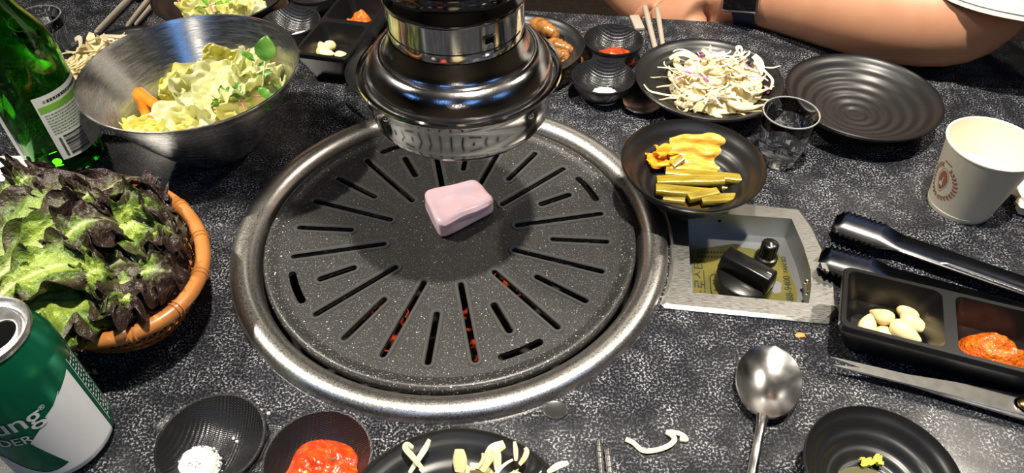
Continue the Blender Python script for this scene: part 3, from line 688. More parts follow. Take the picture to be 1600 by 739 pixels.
# slaw: a tangle of fine strips, with the ones that stand out built singly
def strand(rs, x, y, z, L, r, curl, lift):
    a = rs.random() * 2 * PI; pts = []; k = rs.uniform(-curl, curl); el = rs.uniform(-0.2, 0.5) * lift
    p = Vector((x, y, z)); N = 9
    for i in range(N):
        pts.append(p.copy()); a += k / N + rs.uniform(-0.25, 0.25)
        p = p + Vector((math.cos(a), math.sin(a), el * (0.6 - i / N))) * (L / N)
    return tube(pts, [r * (0.45 + 0.75 * math.sin(PI * (0.12 + 0.76 * i / (N - 1)))) for i in range(N)], 5, 0.5)
def tangle(seed, R, H, count, r=0.0013, L=0.045, base=0.008):
    rs = random.Random(seed); gs = []
    for i in range(count):
        a = rs.random() * 2 * PI; t = math.sqrt(rs.random()) * 0.82; x, y = R * t * math.cos(a), R * t * math.sin(a)
        z = base + H * (1 - t * t) * rs.uniform(0.35, 1.0)
        gs.append(strand(rs, x, y, z, L * rs.uniform(0.5, 1.0), r * rs.uniform(0.6, 1.35), 3.2, 1.0))
    return join(*gs)
def onion_arc(rs, R0, w, span, th=0.0012):
    tw = rs.uniform(-0.5, 0.5)
    def fn(u, v):
        a = (u - 0.5) * span; r = R0 + (v - 0.5) * w * (0.35 + 0.65 * math.sin(PI * min(max(u, 0.04), 0.96)))
        return Vector((r * math.cos(a) - R0, r * math.sin(a), 0.002 * math.sin(a * 2 + tw) + 0.35 * (v - 0.5) * w + 0.3 * tw * math.sin(a) * R0))
    return sheet(fn, 16, 4, th)
def zdish(R, H, pw=2.2, fr=0.0): return lambda r: 0.0051 + (H - 0.0050) * max(0, (r / R - fr) / (1 - fr)) ** pw
def mound(R, H, seed):
    V, Fc = paste(R, H, seed, 40, 16); return [Vector((v.x, v.y, v.z + 0.006 + 0.0035 * nv(v, 190, seed) * (1 if v.z > 0.002 else 0))) for v in V], Fc
def slaw_on(where, c, R, H, seed, counts, group, pl, dress=None):
    rs = random.Random(seed); zi = zdish(pl[2], pl[3])
    o = tag(mk('slaw', join(tangle(seed, R, H, counts[0], 0.0010, 0.036), mound(R * 0.86, H * 0.80, seed)), 'slaw', loc=(*c, 0)), 'tangle of shredded cabbage and onion on the ' + where, 'slaw', kind='stuff'); lift(o, (*pl[:2], 0), zi, pl[2])
    if dress: tag(mk('dressing', lathe([(0, 0.0075), (dress * 0.9, 0.0075), (dress, 0.0070), (0, 0.0068)], 48), 'slaw_dressing', loc=(*pl[:2], 0.0012)), 'pool of amber dressing under the slaw on the ' + where, 'dressing')
    for i in range(counts[1]):
        a = i * 2.39996; t = math.sqrt((i + 0.5) / counts[1]) * 0.92; x, y = c[0] + R * t * math.cos(a), c[1] + R * t * math.sin(a); z = 0.009 + H * (1 - t * t) * rs.uniform(0.86, 1.05)
        o = mk('onion_slice', onion_arc(rs, rs.uniform(0.009, 0.019), rs.uniform(0.005, 0.011), rs.uniform(1.4, 3.4)), 'slaw' if i % 3 else 'slaw_white', loc=(x, y, z), rot=(rs.uniform(-0.6, 0.6), rs.uniform(-0.6, 0.6), rs.random() * 6.3))
        lift(o, (*pl[:2], 0), zi, pl[2]); tag(o, 'curved pale onion slice lying on the slaw of the ' + where, 'onion', group + ' onion slices')
    for i in range(counts[2]):
        a = rs.random() * 2 * PI; t = math.sqrt(rs.random()) * 0.9; x, y = R * t * math.cos(a), R * t * math.sin(a); z = 0.013 + H * (1 - t * t) * 1.05
        o = mk('red_cabbage_shred', strand(rs, 0, 0, 0, rs.uniform(0.012, 0.022), 0.0017, 1.5, 0.6), 'red_cabbage', loc=(c[0] + x, c[1] + y, z))
        lift(o, (*pl[:2], 0), zi, pl[2]); tag(o, 'purple cabbage shred in the slaw of the ' + where, 'cabbage', group + ' purple shreds')
    for i in range(counts[3]):
        a = rs.random() * 2 * PI; t = math.sqrt(rs.random()) * 0.8; x, y = R * t * math.cos(a), R * t * math.sin(a)
        o = mk('cabbage_shred', strand(rs, 0, 0, 0, rs.uniform(0.022, 0.04), 0.0010, 2.5, 1.0), 'slaw_white', loc=(c[0] + x, c[1] + y, 0.013 + H * (1 - t * t)))
        lift(o, (*pl[:2], 0), zi, pl[2]); tag(o, 'fine white cabbage shred on top of the slaw of the ' + where, 'cabbage', group + ' white shreds')
slaw_on('plate behind the shot glass', (0.2513, 0.1852, 0.0160)[:2], 0.050, 0.032, 11, (110, 34, 9, 22), 'right plate', (0.2410, 0.1840, 0.0705, 0.029), 0.044)
slaw_on('plate at the front edge', (0.0300, -0.2560), 0.040, 0.026, 12, (70, 20, 0, 10), 'front plate', (0.0165, -0.2620, 0.069, 0.028), 0.040)
slaw_on('plate beside the green bottle', (-0.3560, 0.2200), 0.046, 0.044, 13, (60, 26, 3, 10), 'left plate', (-0.3390, 0.2260, 0.064, 0.030))
# single strips that stick out
def strip(name, label, pts, r, mat, cat='cabbage', flat_=0.5, group=None):
    c = Vector(pts[0]); P = spline([Vector(q) - c for q in pts], 6); L = len(P)
    return tag(mk(name, tube(P, [r * (0.5 + 0.6 * math.sin(PI * (0.1 + 0.8 * i / (L - 1)))) for i in range(L)], 6, flat_), mat, loc=c), label, cat, group)
strip('cabbage_shred', 'long white shred poking out left from the right slaw plate', [(0.2034, 0.1638, 0.0200), (0.1915, 0.1668, 0.0210), (0.1820, 0.1668, 0.0240), (0.1763, 0.1702, 0.0290)], 0.0013, 'slaw_white')
strip('cabbage_shred', 'hooked white shred sticking out over the rim toward the empty plate', [(0.2952, 0.1902, 0.0340), (0.3004, 0.1858, 0.0360), (0.3079, 0.1859, 0.0380)], 0.0011, 'slaw_white')
strip('cabbage_shred', 'curled white shred hanging at the right of the slaw heap', [(0.2876, 0.2043, 0.0360), (0.2939, 0.1824, 0.0340), (0.2982, 0.1711, 0.0320), (0.2948, 0.1611, 0.0280)], 0.0014, 'slaw_white')
strip('cabbage_shred', 'loop of white cabbage on top of the slaw heap', [(0.2737, 0.1876, 0.0450), (0.2677, 0.1965, 0.0480), (0.2683, 0.2030, 0.0490), (0.2717, 0.2017, 0.0490), (0.2719, 0.1940, 0.0460)], 0.0012, 'slaw_white')
strip('bean_sprout', 'straight pale shred standing at the left of the front plate', [(-0.0121, -0.2183, 0.0200), (-0.0064, -0.2118, 0.0260), (-0.0026, -0.2078, 0.0300), (-0.0002, -0.2047, 0.0340)], 0.0018, 'slaw_white')
strip('onion_strip', 'translucent hooked onion strip at the left of the front plate', [(-0.0043, -0.2176, 0.0240), (-0.0099, -0.2124, 0.0280), (-0.0141, -0.2082, 0.0310), (-0.0130, -0.2067, 0.0320), (-0.0095, -0.2088, 0.0320)], 0.0018, 'slaw')
strip('cabbage_shred', 'upright pointed white shred on the front slaw heap', [(0.0505, -0.2165, 0.0300), (0.0505, -0.2126, 0.0340), (0.0498, -0.2087, 0.0380)], 0.0013, 'slaw_white')
strip('cabbage_shred', 'cream curved shred at the right of the front slaw heap', [(0.0526, -0.2189, 0.0300), (0.0556, -0.2161, 0.0330), (0.0568, -0.2132, 0.0350), (0.0557, -0.2117, 0.0360)], 0.0016, 'slaw')
strip('cabbage_shred', 'white shred reaching over the right rim of the front plate', [(0.0687, -0.2238, 0.0300), (0.0723, -0.2227, 0.0330), (0.0760, -0.2213, 0.0340), (0.0805, -0.2201, 0.0340)], 0.0019, 'slaw_white')
strip('onion_strip', 'bent translucent onion strip on top of the front slaw heap', [(0.0304, -0.2212, 0.0280), (0.0353, -0.2153, 0.0340), (0.0380, -0.2129, 0.0370), (0.0439, -0.2102, 0.0380)], 0.0034, 'slaw')
strip('onion_strip', 'arched onion strip in the middle of the front slaw heap', [(0.0400, -0.2213, 0.0280), (0.0394, -0.2158, 0.0350), (0.0372, -0.2134, 0.0380), (0.0334, -0.2183, 0.0300)], 0.0026, 'slaw_white')
strip('onion_strip', 'clear flat onion strip standing upright in the front plate', [(0.0171, -0.2172, 0.0180), (0.0176, -0.2130, 0.0240), (0.0174, -0.2088, 0.0300)], 0.0038, 'slaw', flat_=0.15)
strip('cabbage_shred', 'forked cream shred left of the front slaw heap', [(0.0240, -0.2172, 0.0280), (0.0290, -0.2191, 0.0300), (0.0313, -0.2171, 0.0330), (0.0313, -0.2141, 0.0350)], 0.0016, 'slaw')
sh = thing('cabbage_shred', 'stray white shred lying on the bare table beside the spoon', 'cabbage', (0.1391, -0.1906, 0.0000))
c0 = Vector((0.1391, -0.1906, 0.0000))
mk('long_strand', tube(spline([Vector(q) - c0 for q in ((0.1206, -0.1875, 0.0020), (0.1251, -0.1902, 0.0020), (0.1305, -0.1956, 0.0020), (0.1390, -0.1952, 0.0020), (0.1469, -0.1928, 0.0030), (0.1511, -0.1888, 0.0030), (0.1498, -0.1862, 0.0040), (0.1473, -0.1828, 0.0020))], 5), 0.0017, 6, 0.6), 'slaw_white', sh)
mk('short_strand', tube(spline([Vector(q) - c0 for q in ((0.1469, -0.1828, 0.0020), (0.1512, -0.1834, 0.0030), (0.1566, -0.1853, 0.0030), (0.1591, -0.1883, 0.0020), (0.1547, -0.1878, 0.0020))], 5), 0.0016, 6, 0.6), 'slaw_white', sh)

# ================================================================ salad in the steel bowl
def crumple(Lx, Ly, seed, amp=0.012, n=26, th=0.0008, curl=0.6):
    ph = seed * 1.9
    def fn(u, v):
        x, y = (u - 0.5), (v - 0.5)
        e = 1 + 0.28 * nv((math.cos(math.atan2(y, x)) * 1.5, math.sin(math.atan2(y, x)) * 1.5, 0), 1.6, ph)
        m = max(abs(x), abs(y)) * 2
        d = math.hypot(x, y) or 1e-6; sq = max(abs(x), abs(y)) / d      # square to disc
        x, y = x * (0.35 + 0.65 * sq) * e, y * (0.35 + 0.65 * sq) * e
        fr = m ** 2.2 * 0.35 * math.sin(9 * math.atan2(y, x) + ph) * 0.5
        z = amp * (1.3 * nv((x, y, 0), 3.2, ph) + 0.55 * nv((x, y, 1), 8, ph) + fr) + curl * amp * (2.2 * x * x * 2)
        return Vector((x * Lx, y * Ly, z))
    return sheet(fn, n, n, th)
ice = [  # pixel-free world placement: centre, size, tilt
 ((-0.2273, 0.0823, 0.0550), (0.055, 0.040), (0.45, -0.15, 0.2), 'broad pale lettuce piece resting on the near rim', 'iceberg'),
 ((-0.1726, 0.0905, 0.0550), (0.048, 0.034), (0.5, 0.25, 0.5), 'yellowish lettuce piece near the right front of the bowl', 'iceberg_yellow'),
 ((-0.2045, 0.1026, 0.0600), (0.050, 0.042), (0.3, 0.1, 1.2), 'pale translucent lettuce piece in the middle of the heap', 'iceberg'),
 ((-0.2041, 0.1339, 0.0620), (0.052, 0.040), (0.5, 0.0, 0.3), 'large pale lettuce piece lying across the top of the heap', 'iceberg'),
 ((-0.2342, 0.1273, 0.0500), (0.046, 0.036), (0.5, -0.4, 2.2), 'folded lettuce piece at the left of the heap', 'iceberg'),
 ((-0.2488, 0.1375, 0.0500), (0.030, 0.030), (0.7, -0.3, 0.9), 'frilly yellow lettuce tip at the left edge of the heap', 'iceberg_yellow'),
 ((-0.2131, 0.1654, 0.0600), (0.036, 0.026), (0.9, 0.3, 0.3), 'ragged pale lettuce tip standing at the back of the heap', 'iceberg_yellow'),
 ((-0.1809, 0.1478, 0.0660), (0.042, 0.032), (0.6, 0.1, 1.4), 'curled pale lettuce piece at the back right of the heap', 'iceberg'),
 ((-0.1850, 0.1078, 0.0660), (0.040, 0.034), (0.2, 0.3, 2.6), 'thin clear lettuce piece beside the sprouts', 'iceberg'),
 ((-0.1626, 0.1382, 0.0620), (0.034, 0.030), (0.8, 0.5, 1.6), 'upright lettuce piece against the right wall of the bowl', 'iceberg'),
 ((-0.2091, 0.0816, 0.0520), (0.040, 0.026), (0.4, 0.1, 0.1), 'flat yellow lettuce piece at the very front of the bowl', 'iceberg_yellow'),
 ((-0.2516, 0.0645, 0.0600), (0.028, 0.018), (0.5, 0.3, 0.2), 'small lettuce scrap under the carrot sticks', 'iceberg_yellow'),
 ((-0.1817, 0.0866, 0.0480), (0.040, 0.030), (0.4, 0.2, 0.6), 'deep yellow lettuce piece low in the heap', 'iceberg_yellow'),
 ((-0.1741, 0.1263, 0.0500), (0.050, 0.040), (0.3, 0.2, 0.2), 'wide lettuce piece beneath the herb sprigs', 'iceberg'),
 ((-0.2285, 0.1573, 0.0400), (0.060, 0.050), (0.4, 0.0, 0.2), 'bottom lettuce leaf in the bowl', 'iceberg_yellow'),
 ((-0.2314, 0.1075, 0.0400), (0.055, 0.040), (0.3, -0.1, 0.5), 'lettuce leaf hidden low at the front of the bowl', 'iceberg_yellow'),
]
for i, (c, s, r, lb, mt) in enumerate(ice):
    o = tag(mk('lettuce_piece', crumple(s[0] * 1.1, s[1] * 1.1, i + 1, 0.010), mt, loc=c, rot=r), lb, 'lettuce', 'lettuce pieces in the steel bowl')
    pull(o, (-0.2215, 0.1165, 0), lambda z: 0.0298 + 0.057 * min(1, max(0, (z - 0.004) / 0.081)) ** 0.815, 0.088)
def stick(name, label, a, b, w, h, mat, cat, group=None, bend=0.0, seed=0):
    a, b = Vector(a), Vector(b); N = 10; pts = [a.lerp(b, i / N) - a + Vector((0, 0, bend * math.sin(PI * i / N))) for i in range(N + 1)]
    V, Fc = tube(pts, [w * (1 + 0.12 * nv((i * 0.4, seed, 0), 1, seed)) for i in range(N + 1)], 10, h / w)
    # square the section a little
    return tag(mk(name, (V, Fc), mat, loc=a), label, cat, group)
stick('carrot_stick', 'orange carrot stick lying to the right in the steel bowl', (-0.2741, 0.1172, 0.0620), (-0.2446, 0.0912, 0.0600), 0.0048, 0.0040, 'carrot', 'carrot', 'carrot sticks in the bowl')
stick('carrot_stick', 'orange carrot stick pointing down in the steel bowl', (-0.2760, 0.1172, 0.0600), (-0.2541, 0.0814, 0.0560), 0.0040, 0.0036, 'carrot', 'carrot', 'carrot sticks in the bowl')
def leaf_geo(L, W, seed, n=9):
    def fn(u, v):
        s = (v - 0.5) * 2; w = W * max(0.03, math.sin(PI * u ** 0.8)) ** 0.8 * 0.5
        return Vector((L * u, s * w, 0.25 * L * u * (1 - u) + 0.15 * w * s * s + 0.002 * nv((u * 3, s * 2, 0), 1, seed)))
    return sheet(fn, n, 5, 0.0004)
def sprig(label, pts, leaves, stem='green_stem', where=None):
    c = Vector(pts[0]); t = thing('herb_sprig', label, 'herb', c, 0, 'herb sprigs in the salads')
    P = spline([Vector(q) - c for q in pts], 6); mk('stem', tube(P, 0.0009, 6), stem, t)
    for i, (f, L, W, rz, tilt) in enumerate(leaves):
        q = P[min(len(P) - 1, int(f * (len(P) - 1)))]; mk('leaf', leaf_geo(L, W, i), 'herb', t, q, (tilt * 0.3, -tilt, rz))
sprig('sprig with a round upright green leaf at the back of the steel bowl', [(-0.1665, 0.1115, 0.0600), (-0.1646, 0.1210, 0.0700), (-0.1635, 0.1345, 0.0800)], [(1, 0.022, 0.018, 1.4, 0.9), (0.6, 0.010, 0.006, 0.2, 0.4), (0.5, 0.009, 0.006, 2.8, 0.4)])
sprig('sprig with a rounded leaf leaning left at the back of the bowl', [(-0.1715, 0.1362, 0.0700), (-0.1753, 0.1421, 0.0760)], [(1, 0.014, 0.010, 2.9, 0.5), (0.2, 0.008, 0.005, 1.0, 0.3)])
sprig('pink stemmed herb sprig lying at the right front of the bowl', [(-0.1660, 0.0708, 0.0660), (-0.1745, 0.0878, 0.0700), (-0.1803, 0.0961, 0.0720)], [(1, 0.012, 0.006, 1.6, 0.4), (0.8, 0.010, 0.005, 0.4, 0.4), (0.7, 0.010, 0.005, 2.8, 0.4)], 'pink_stem')
sprig('dark leaved sprig against the right rim of the bowl', [(-0.1596, 0.0723, 0.0680), (-0.1529, 0.0772, 0.0740), (-0.1485, 0.0804, 0.0780)], [(1, 0.015, 0.009, 2.3, 0.3), (0.9, 0.012, 0.008, 0.2, 0.4), (0.4, 0.011, 0.008, -0.6, 0.3), (0.3, 0.010, 0.007, 3.4, 0.3)])
sprig('thin green sprig curving up the right wall of the bowl', [(-0.1504, 0.0903, 0.0680), (-0.1421, 0.0924, 0.0760), (-0.1411, 0.1120, 0.0800)], [(0.3, 0.009, 0.005, 0.8, 0.4), (0.6, 0.008, 0.004, 2.5, 0.4)])
sprig('pink crossed sprig under the dark leaves in the bowl', [(-0.1807, 0.0986, 0.0690), (-0.1703, 0.0970, 0.0700), (-0.1600, 0.0954, 0.0710)], [(0.1, 0.010, 0.006, 3.6, 0.3), (0.5, 0.009, 0.005, -1.2, 0.3)], 'pink_stem')
sprig('small green sprig on the middle of the salad heap', [(-0.1952, 0.0892, 0.0660), (-0.1941, 0.0974, 0.0700), (-0.1926, 0.1006, 0.0710)], [(1, 0.010, 0.005, 0.4, 0.3), (0.6, 0.010, 0.005, 1.8, 0.3), (0.2, 0.008, 0.005, 4.0, 0.2)])
# salad on the plate at the top
for i, (c, s, r, lb, mt) in enumerate((((-0.2791, 0.3223, 0.0260), (0.050, 0.034), (0.5, 0, 0.2), 'pale lettuce piece at the front of the top plate', 'iceberg'), ((-0.2531, 0.3214, 0.0300), (0.040, 0.034), (0.5, 0.2, 0.7), 'yellow lettuce piece at the right of the top plate', 'iceberg_yellow'), ((-0.2409, 0.3389, 0.0260), (0.040, 0.030), (0.6, 0.3, 1.0), 'wide pale lettuce piece against the right rim of the top plate', 'iceberg'), ((-0.2940, 0.3294, 0.0300), (0.036, 0.030), (0.6, -0.2, 0.3), 'frilly lettuce piece at the left of the top plate', 'iceberg_yellow'), ((-0.2707, 0.3368, 0.0320), (0.050, 0.040), (0.5, 0, 0.2), 'lettuce piece at the back of the top plate', 'iceberg'))):
    tag(mk('lettuce_piece', crumple(s[0], s[1], i + 31, 0.010), mt, loc=c, rot=r), lb, 'lettuce', 'lettuce pieces on the top plate')
sprig('green herb sprig on the top plate of salad', [(-0.2807, 0.3112, 0.0380), (-0.2679, 0.3118, 0.0420), (-0.2569, 0.3144, 0.0420)], [(1, 0.014, 0.008, 0.3, 0.3), (0.6, 0.014, 0.008, -0.7, 0.3), (0.3, 0.013, 0.007, 2.4, 0.3), (0.1, 0.012, 0.006, 4.0, 0.2)])
strip('pink_stem', 'long pink stem curving down the left of the top plate', [(-0.3197, 0.3388, 0.0360), (-0.3115, 0.3288, 0.0320), (-0.3069, 0.3234, 0.0280), (-0.3038, 0.3160, 0.0220)], 0.0011, 'pink_stem', 'herb', 1.0)
strip('pink_stem', 'pinkish stem hanging over the front of the top plate', [(-0.2791, 0.3273, 0.0400), (-0.2722, 0.3100, 0.0400), (-0.2667, 0.2989, 0.0340)], 0.0010, 'pink_stem', 'herb', 1.0)

# ================================================================ pickles
c0 = Vector((0.1965, 0.0355, 0.0036))
tag(mk('brine', lathe([(0, 0.0105), (0.028, 0.0105), (0.0295, 0.0098), (0.0285, 0.0060), (0, 0.0050)], 48), 'brine', loc=c0), 'dark brine pooled in the pickle bowl', 'brine')
def pickled_leaf(Lx, Ly, seed, mat, label, loc, rot, ridges=7, amp=0.0022):
    def fn(u, v):
        e = 0.004 * nv((u * 4, v * 4, 0), 1, seed)
        return Vector(((u - 0.5) * Lx + (0.003 * nv((0, v * 9, 1), 1, seed) if u in (0, 1) else 0), (v - 0.5) * Ly * (0.8 + 0.3 * u) + e, amp * math.sin(u * 1.2 + v * ridges * PI) * 0.6 + 0.010 * (0.25 - (u - 0.5) ** 2) + 0.006 * nv((u * 2, v * 2, 0), 1, seed + 3)))
    return tag(mk('pickled_cabbage', sheet(fn, 22, 26, 0.0016), mat, loc=loc, rot=rot), label, 'pickle', 'pickled cabbage leaves')
pickled_leaf(0.050, 0.040, 2, 'pickled_cabbage', 'large golden pickled cabbage leaf at the back of the bowl', (0.2096, 0.0647, 0.0260), (0.55, 0.05, -0.10))
pickled_leaf(0.046, 0.030, 5, 'pickled_cabbage', 'pickled cabbage leaf folded underneath the golden one', (0.2043, 0.0661, 0.0200), (0.45, 0.0, -0.05))
pickled_leaf(0.030, 0.016, 7, 'pickled_orange', 'orange pickled cabbage strip at the left of the bowl', (0.1789, 0.0640, 0.0220), (0.3, 0.35, 0.35), 3)
pickled_leaf(0.026, 0.012, 9, 'pickled_orange', 'crinkled orange cabbage end lying on the strip below it', (0.1826, 0.0687, 0.0280), (0.4, 0.3, 0.5), 3)
st = [((0.1797, 0.0513, 0.0220), (0.2403, 0.0372, 0.0220), 0.0052, 'olive pickled stem behind the others, tip to the right'), ((0.1704, 0.0391, 0.0220), (0.2251, 0.0351, 0.0240), 0.0050, 'straight olive pickled stem across the middle'), ((0.1682, 0.0293, 0.0200), (0.2125, 0.0240, 0.0200), 0.0050, 'olive pickled stem at the left front'), ((0.1933, 0.0183, 0.0190), (0.2188, 0.0256, 0.0220), 0.0044, 'short olive pickled stem lying slantwise in front'), ((0.2038, 0.0177, 0.0180), (0.2337, 0.0197, 0.0200), 0.0046, 'shiny olive pickled stem at the right front'), ((0.1743, 0.0242, 0.0160), (0.1915, 0.0201, 0.0160), 0.0042, 'stubby olive pickled stem under the left one'), ((0.2116, 0.0411, 0.0140), (0.2367, 0.0375, 0.0140), 0.0050, 'olive pickled stem half under the middle one'), ((0.1850, 0.0540, 0.0260), (0.1943, 0.0599, 0.0280), 0.0036, 'short upright olive stem beside the orange strip')]
for i, (a, b, w, lb) in enumerate(st):
    V, Fc = rbox(1, 2 * w, 1.25 * w, w * 0.42, 2, False); a, b = Vector(a), Vector(b); L = (b - a).length
    V = [Vector((v.x * L, v.y * (1 + 0.15 * nv((v.x * 3, i, 0), 1, i)), v.z + 0.0016 * math.sin(v.x * 3 + i) )) for v in V]
    bmx = (b - a).to_track_quat('X', 'Z').to_euler(); tag(mk('pickle_stick', (V, Fc), 'pickled_stem', loc=(a + b) / 2, rot=bmx), lb, 'pickle', 'olive pickled stems')

# ================================================================ prawns behind the hood
def prawn_at(label, pts, r):
    c = Vector(pts[0]); t = thing('prawn', label, 'prawn', c, 0, 'amber prawns')
    P = spline([Vector(q) - c for q in pts], 8); L = len(P)
    body = tube(P, [r * (1.0 - 0.58 * (i / (L - 1)) ** 1.3) * (1 + 0.16 * ((i % 4) / 3 - 0.5)) for i in range(L)], 12, 0.9)
    mk('body', body, 'prawn', t)
    d = (P[-1] - P[-3]).normalized(); s = d.cross(Vector((0, 0, 1))).normalized()
    for k in (-1, 0, 1):
        def fn(u, v, k=k): return P[-1] + d * (0.013 * u) + s * (k * 0.005 * u + (v - 0.5) * 0.007 * (0.3 + u)) + Vector((0, 0, 0.002 * k * k - 0.004 * u))
        mk('tail_fan', sheet(fn, 5, 4, 0.0008), 'prawn', t)
prawn_at('large amber prawn with its tail bent down, behind the hood', [(0.0779, 0.2977, 0.0220), (0.0867, 0.2774, 0.0280), (0.0953, 0.2716, 0.0260), (0.0975, 0.2697, 0.0180)], 0.0095)
prawn_at('amber prawn whose tail points to the right rim of its plate', [(0.0934, 0.2681, 0.0160), (0.1021, 0.2560, 0.0200), (0.1112, 0.2516, 0.0180), (0.1161, 0.2507, 0.0140)], 0.0080)
prawn_at('amber prawn lying lowest at the front of its plate', [(0.0973, 0.2619, 0.0120), (0.1032, 0.2480, 0.0150), (0.1067, 0.2397, 0.0140), (0.1045, 0.2345, 0.0120)], 0.0085)

# ================================================================ drinks
# green bottle
BO = (-0.358, 0.108, 0)
bt = thing('bottle', 'green glass bottle with a white and green back label at the left', 'bottle', BO)
bp = [(0, 0.006), (0.020, 0.004), (0.028, 0.0012), (0.0310, 0.0), (0.0330, 0.0030), (0.0335, 0.008), (0.0335, 0.106), (0.0330, 0.114), (0.0310, 0.122), (0.0270, 0.131), (0.0215, 0.142), (0.0175, 0.152), (0.0150, 0.164), (0.0138, 0.178), (0.0132, 0.195), (0.0136, 0.197), (0.0145, 0.200), (0.0145, 0.207), (0.0136, 0.209), (0.0130, 0.212)]
inn = [(max(0.0, r - 0.0028), z + (0.0025 if z < 0.01 else 0)) for r, z in bp[::-1]]
mk('glass_body', lathe(bp + inn[:-4] + [(0.0285, 0.0085), (0.018, 0.0085), (0, 0.0095)], 72), 'bottle_glass', bt)
bl = [(0, 0.0098), (0.018, 0.0088), (0.0284, 0.0088), (0.0304, 0.012), (0.0304, 0.098), (0, 0.098)]
mk('liquid', lathe(bl, 64), 'soju', bt)
RB = 0.0335
def lab(x0, z0, x1, z1, mat, name, eps): mk(name, wrap(panel([(x0, 0), (x1, 0), (x1, z1 - z0), (x0, z1 - z0)], 0.0012), RB, 0, z0, eps), mat, bt, smooth=True)
W0, W1 = math.radians(-61) * RB, math.radians(34) * RB
lb_ = mk('label', wrap(panel([(W0, 0), (W1, 0), (W1, 0.0625), (W0, 0.0625)], 0.0012), RB, 0, 0.018, 0.0002), 'label_paper', bt)
def onlab(x0, z0, x1, z1, mat, name):
    mk(name, wrap(panel([(x0, 0), (x1, 0), (x1, z1 - z0), (x0, z1 - z0)], 0.0015), RB, 0, z0, 0.0004), mat, lb_)
onlab(W0 + 0.0016, 0.0655, W1 - 0.001, 0.0715, 'label_green', 'green_band')
rl = random.Random(5)
def bars(x0, x1, z, h, mat, name, wmin, wmax, gap):
    x = x0; gs = []
    while x < x1:
        w = rl.uniform(wmin, wmax); gs.append(wrap(panel([(x, 0), (min(x + w, x1), 0), (min(x + w, x1), h), (x, h)], 0.002), RB, 0, z, 0.0004)); x += w + rl.uniform(*gap)
    mk(name, join(*gs), mat, lb_)
bars(W0 + 0.010, W1 - 0.006, 0.0738, 0.0026, 'label_ink', 'headline_print', 0.0012, 0.0024, (0.0004, 0.0007))
mk('headline_dot', wrap(panel(circle(0.0012, 12), 0.001), RB, (W0 + 0.008) / RB, 0.0751, 0.0004), 'label_ink_green', lb_)
for k in range(8): bars(W0 + 0.0035, W1 - 0.009, 0.0620 - 0.0026 * k, 0.0011, 'label_ink_green', 'small_print', 0.0008, 0.0028, (0.0004, 0.0008))
for k in range(26):
    w = rl.choice((0.0003, 0.0005, 0.0008)); onlab(W0 + 0.0085, 0.0205 + 0.00078 * k, W0 + 0.0265, 0.0205 + 0.00078 * k + w * 0.75, 'label_ink', 'barcode_bar')
for k in range(13): onlab(W0 + 0.0046, 0.0208 + 0.0015 * k, W0 + 0.0066, 0.0208 + 0.0015 * k + 0.0010, 'label_ink', 'barcode_digit')
ic = [(0, 0), (0.0075, 0), (0.0085, 0.002), (0.0085, 0.0100), (0.0060, 0.0125), (0.0058, 0.0165), (0.0027, 0.0165), (0.0025, 0.0125), (0, 0.0100)]
mk('recycling_mark', wrap(join(*[panel([(a[0], a[1]), (b[0], b[1]), (b[0] + 0.0004, b[1] + 0.0005), (a[0] + 0.0004, a[1] + 0.0005)], 0.001) for a, b in zip(ic, ic[1:] + ic[:1]) if abs(a[0] - b[0]) + abs(a[1] - b[1]) > 1e-6]), RB, (W0 + 0.0285) / RB, 0.0300, 0.0004), 'label_green', lb_)
mk('recycling_text', wrap(xf(text_geo('100%', 0.0038), rot=(0, 0, PI / 2)), RB, (W0 + 0.0350) / RB, 0.0305, 0.0004), 'label_green', lb_, smooth=False)
fb0, fb1 = math.radians(150), math.radians(242)
mk('front_label', wrap(panel([(0, 0), ((fb1 - fb0) * RB, 0), ((fb1 - fb0) * RB, 0.070), (0, 0.070)], 0.0015), RB, fb0, 0.020, 0.0002), 'label_paper', bt)
# tumblers
def tumbler(label, loc, Rb, Rt, H, lvl, mark=False):
    t = thing('shot_glass', label, 'glass', loc, 0, 'small clear glasses')
    w = 0.0018; bz = 0.009
    mk('glass_body', lathe([(0, 0.0008), (Rb * 0.7, 0.0), (Rb * 0.92, 0.0), (Rb, 0.0015), (Rb + (Rt - Rb) * 0.5, H * 0.5), (Rt, H - 0.0008), (Rt - 0.0008, H), (Rt - w, H - 0.001), (Rb + (Rt - Rb) * 0.5 - w, H * 0.5), (Rb - w * 0.8, bz + 0.001), (Rb * 0.6, bz), (0, bz)], 64), 'glass', t)
    mk('rim', tube([((Rt - 0.0009) * math.cos(x), (Rt - 0.0009) * math.sin(x), H - 0.0006) for x in [2 * PI * k / 56 for k in range(56)]], 0.0007, 6, closed=True), 'rim_glass', t)
    f = lambda z: Rb + (Rt - Rb) * z / H - w * 0.75
    mk('liquid', lathe([(0, bz - 0.0003), (Rb * 0.6, bz - 0.0003), (f(bz) - 0.0002, bz + 0.0006), (f(lvl), lvl), (f(lvl) - 0.001, lvl - 0.0003), (0, lvl - 0.0004)], 64), 'water', t)
    for k in range(12):   # cut facets round the foot
        a = 2 * PI * k / 12; mk('foot_facet', xf(lump(0.0042, k, 0.0, 6, (0.35, 0.9, 1.5)), (Rb * 0.94, 0, 0.0068)), 'glass', t, rot=a)
    if mark:
        for k in range(4):
            mk('green_print', wrap(panel([(0, 0), (0.0025, 0.0008), (0.0045, 0.004), (0.003, 0.0055), (0.0008, 0.003)], 0.001), lambda z: Rb + (Rt - Rb) * z / H, math.radians(-18 + 5 * k), 0.014 + 0.004 * k, 0.0003), 'label_green', t)
    return t
tumbler('clear shot glass of water beside the pickle bowl', (0.2895, 0.0920, 0), 0.0175, 0.0242, 0.0520, 0.0385, True)
tumbler('clear glass standing behind the green bottle', (-0.4370, 0.2700, 0), 0.0180, 0.0245, 0.0520, 0.040)
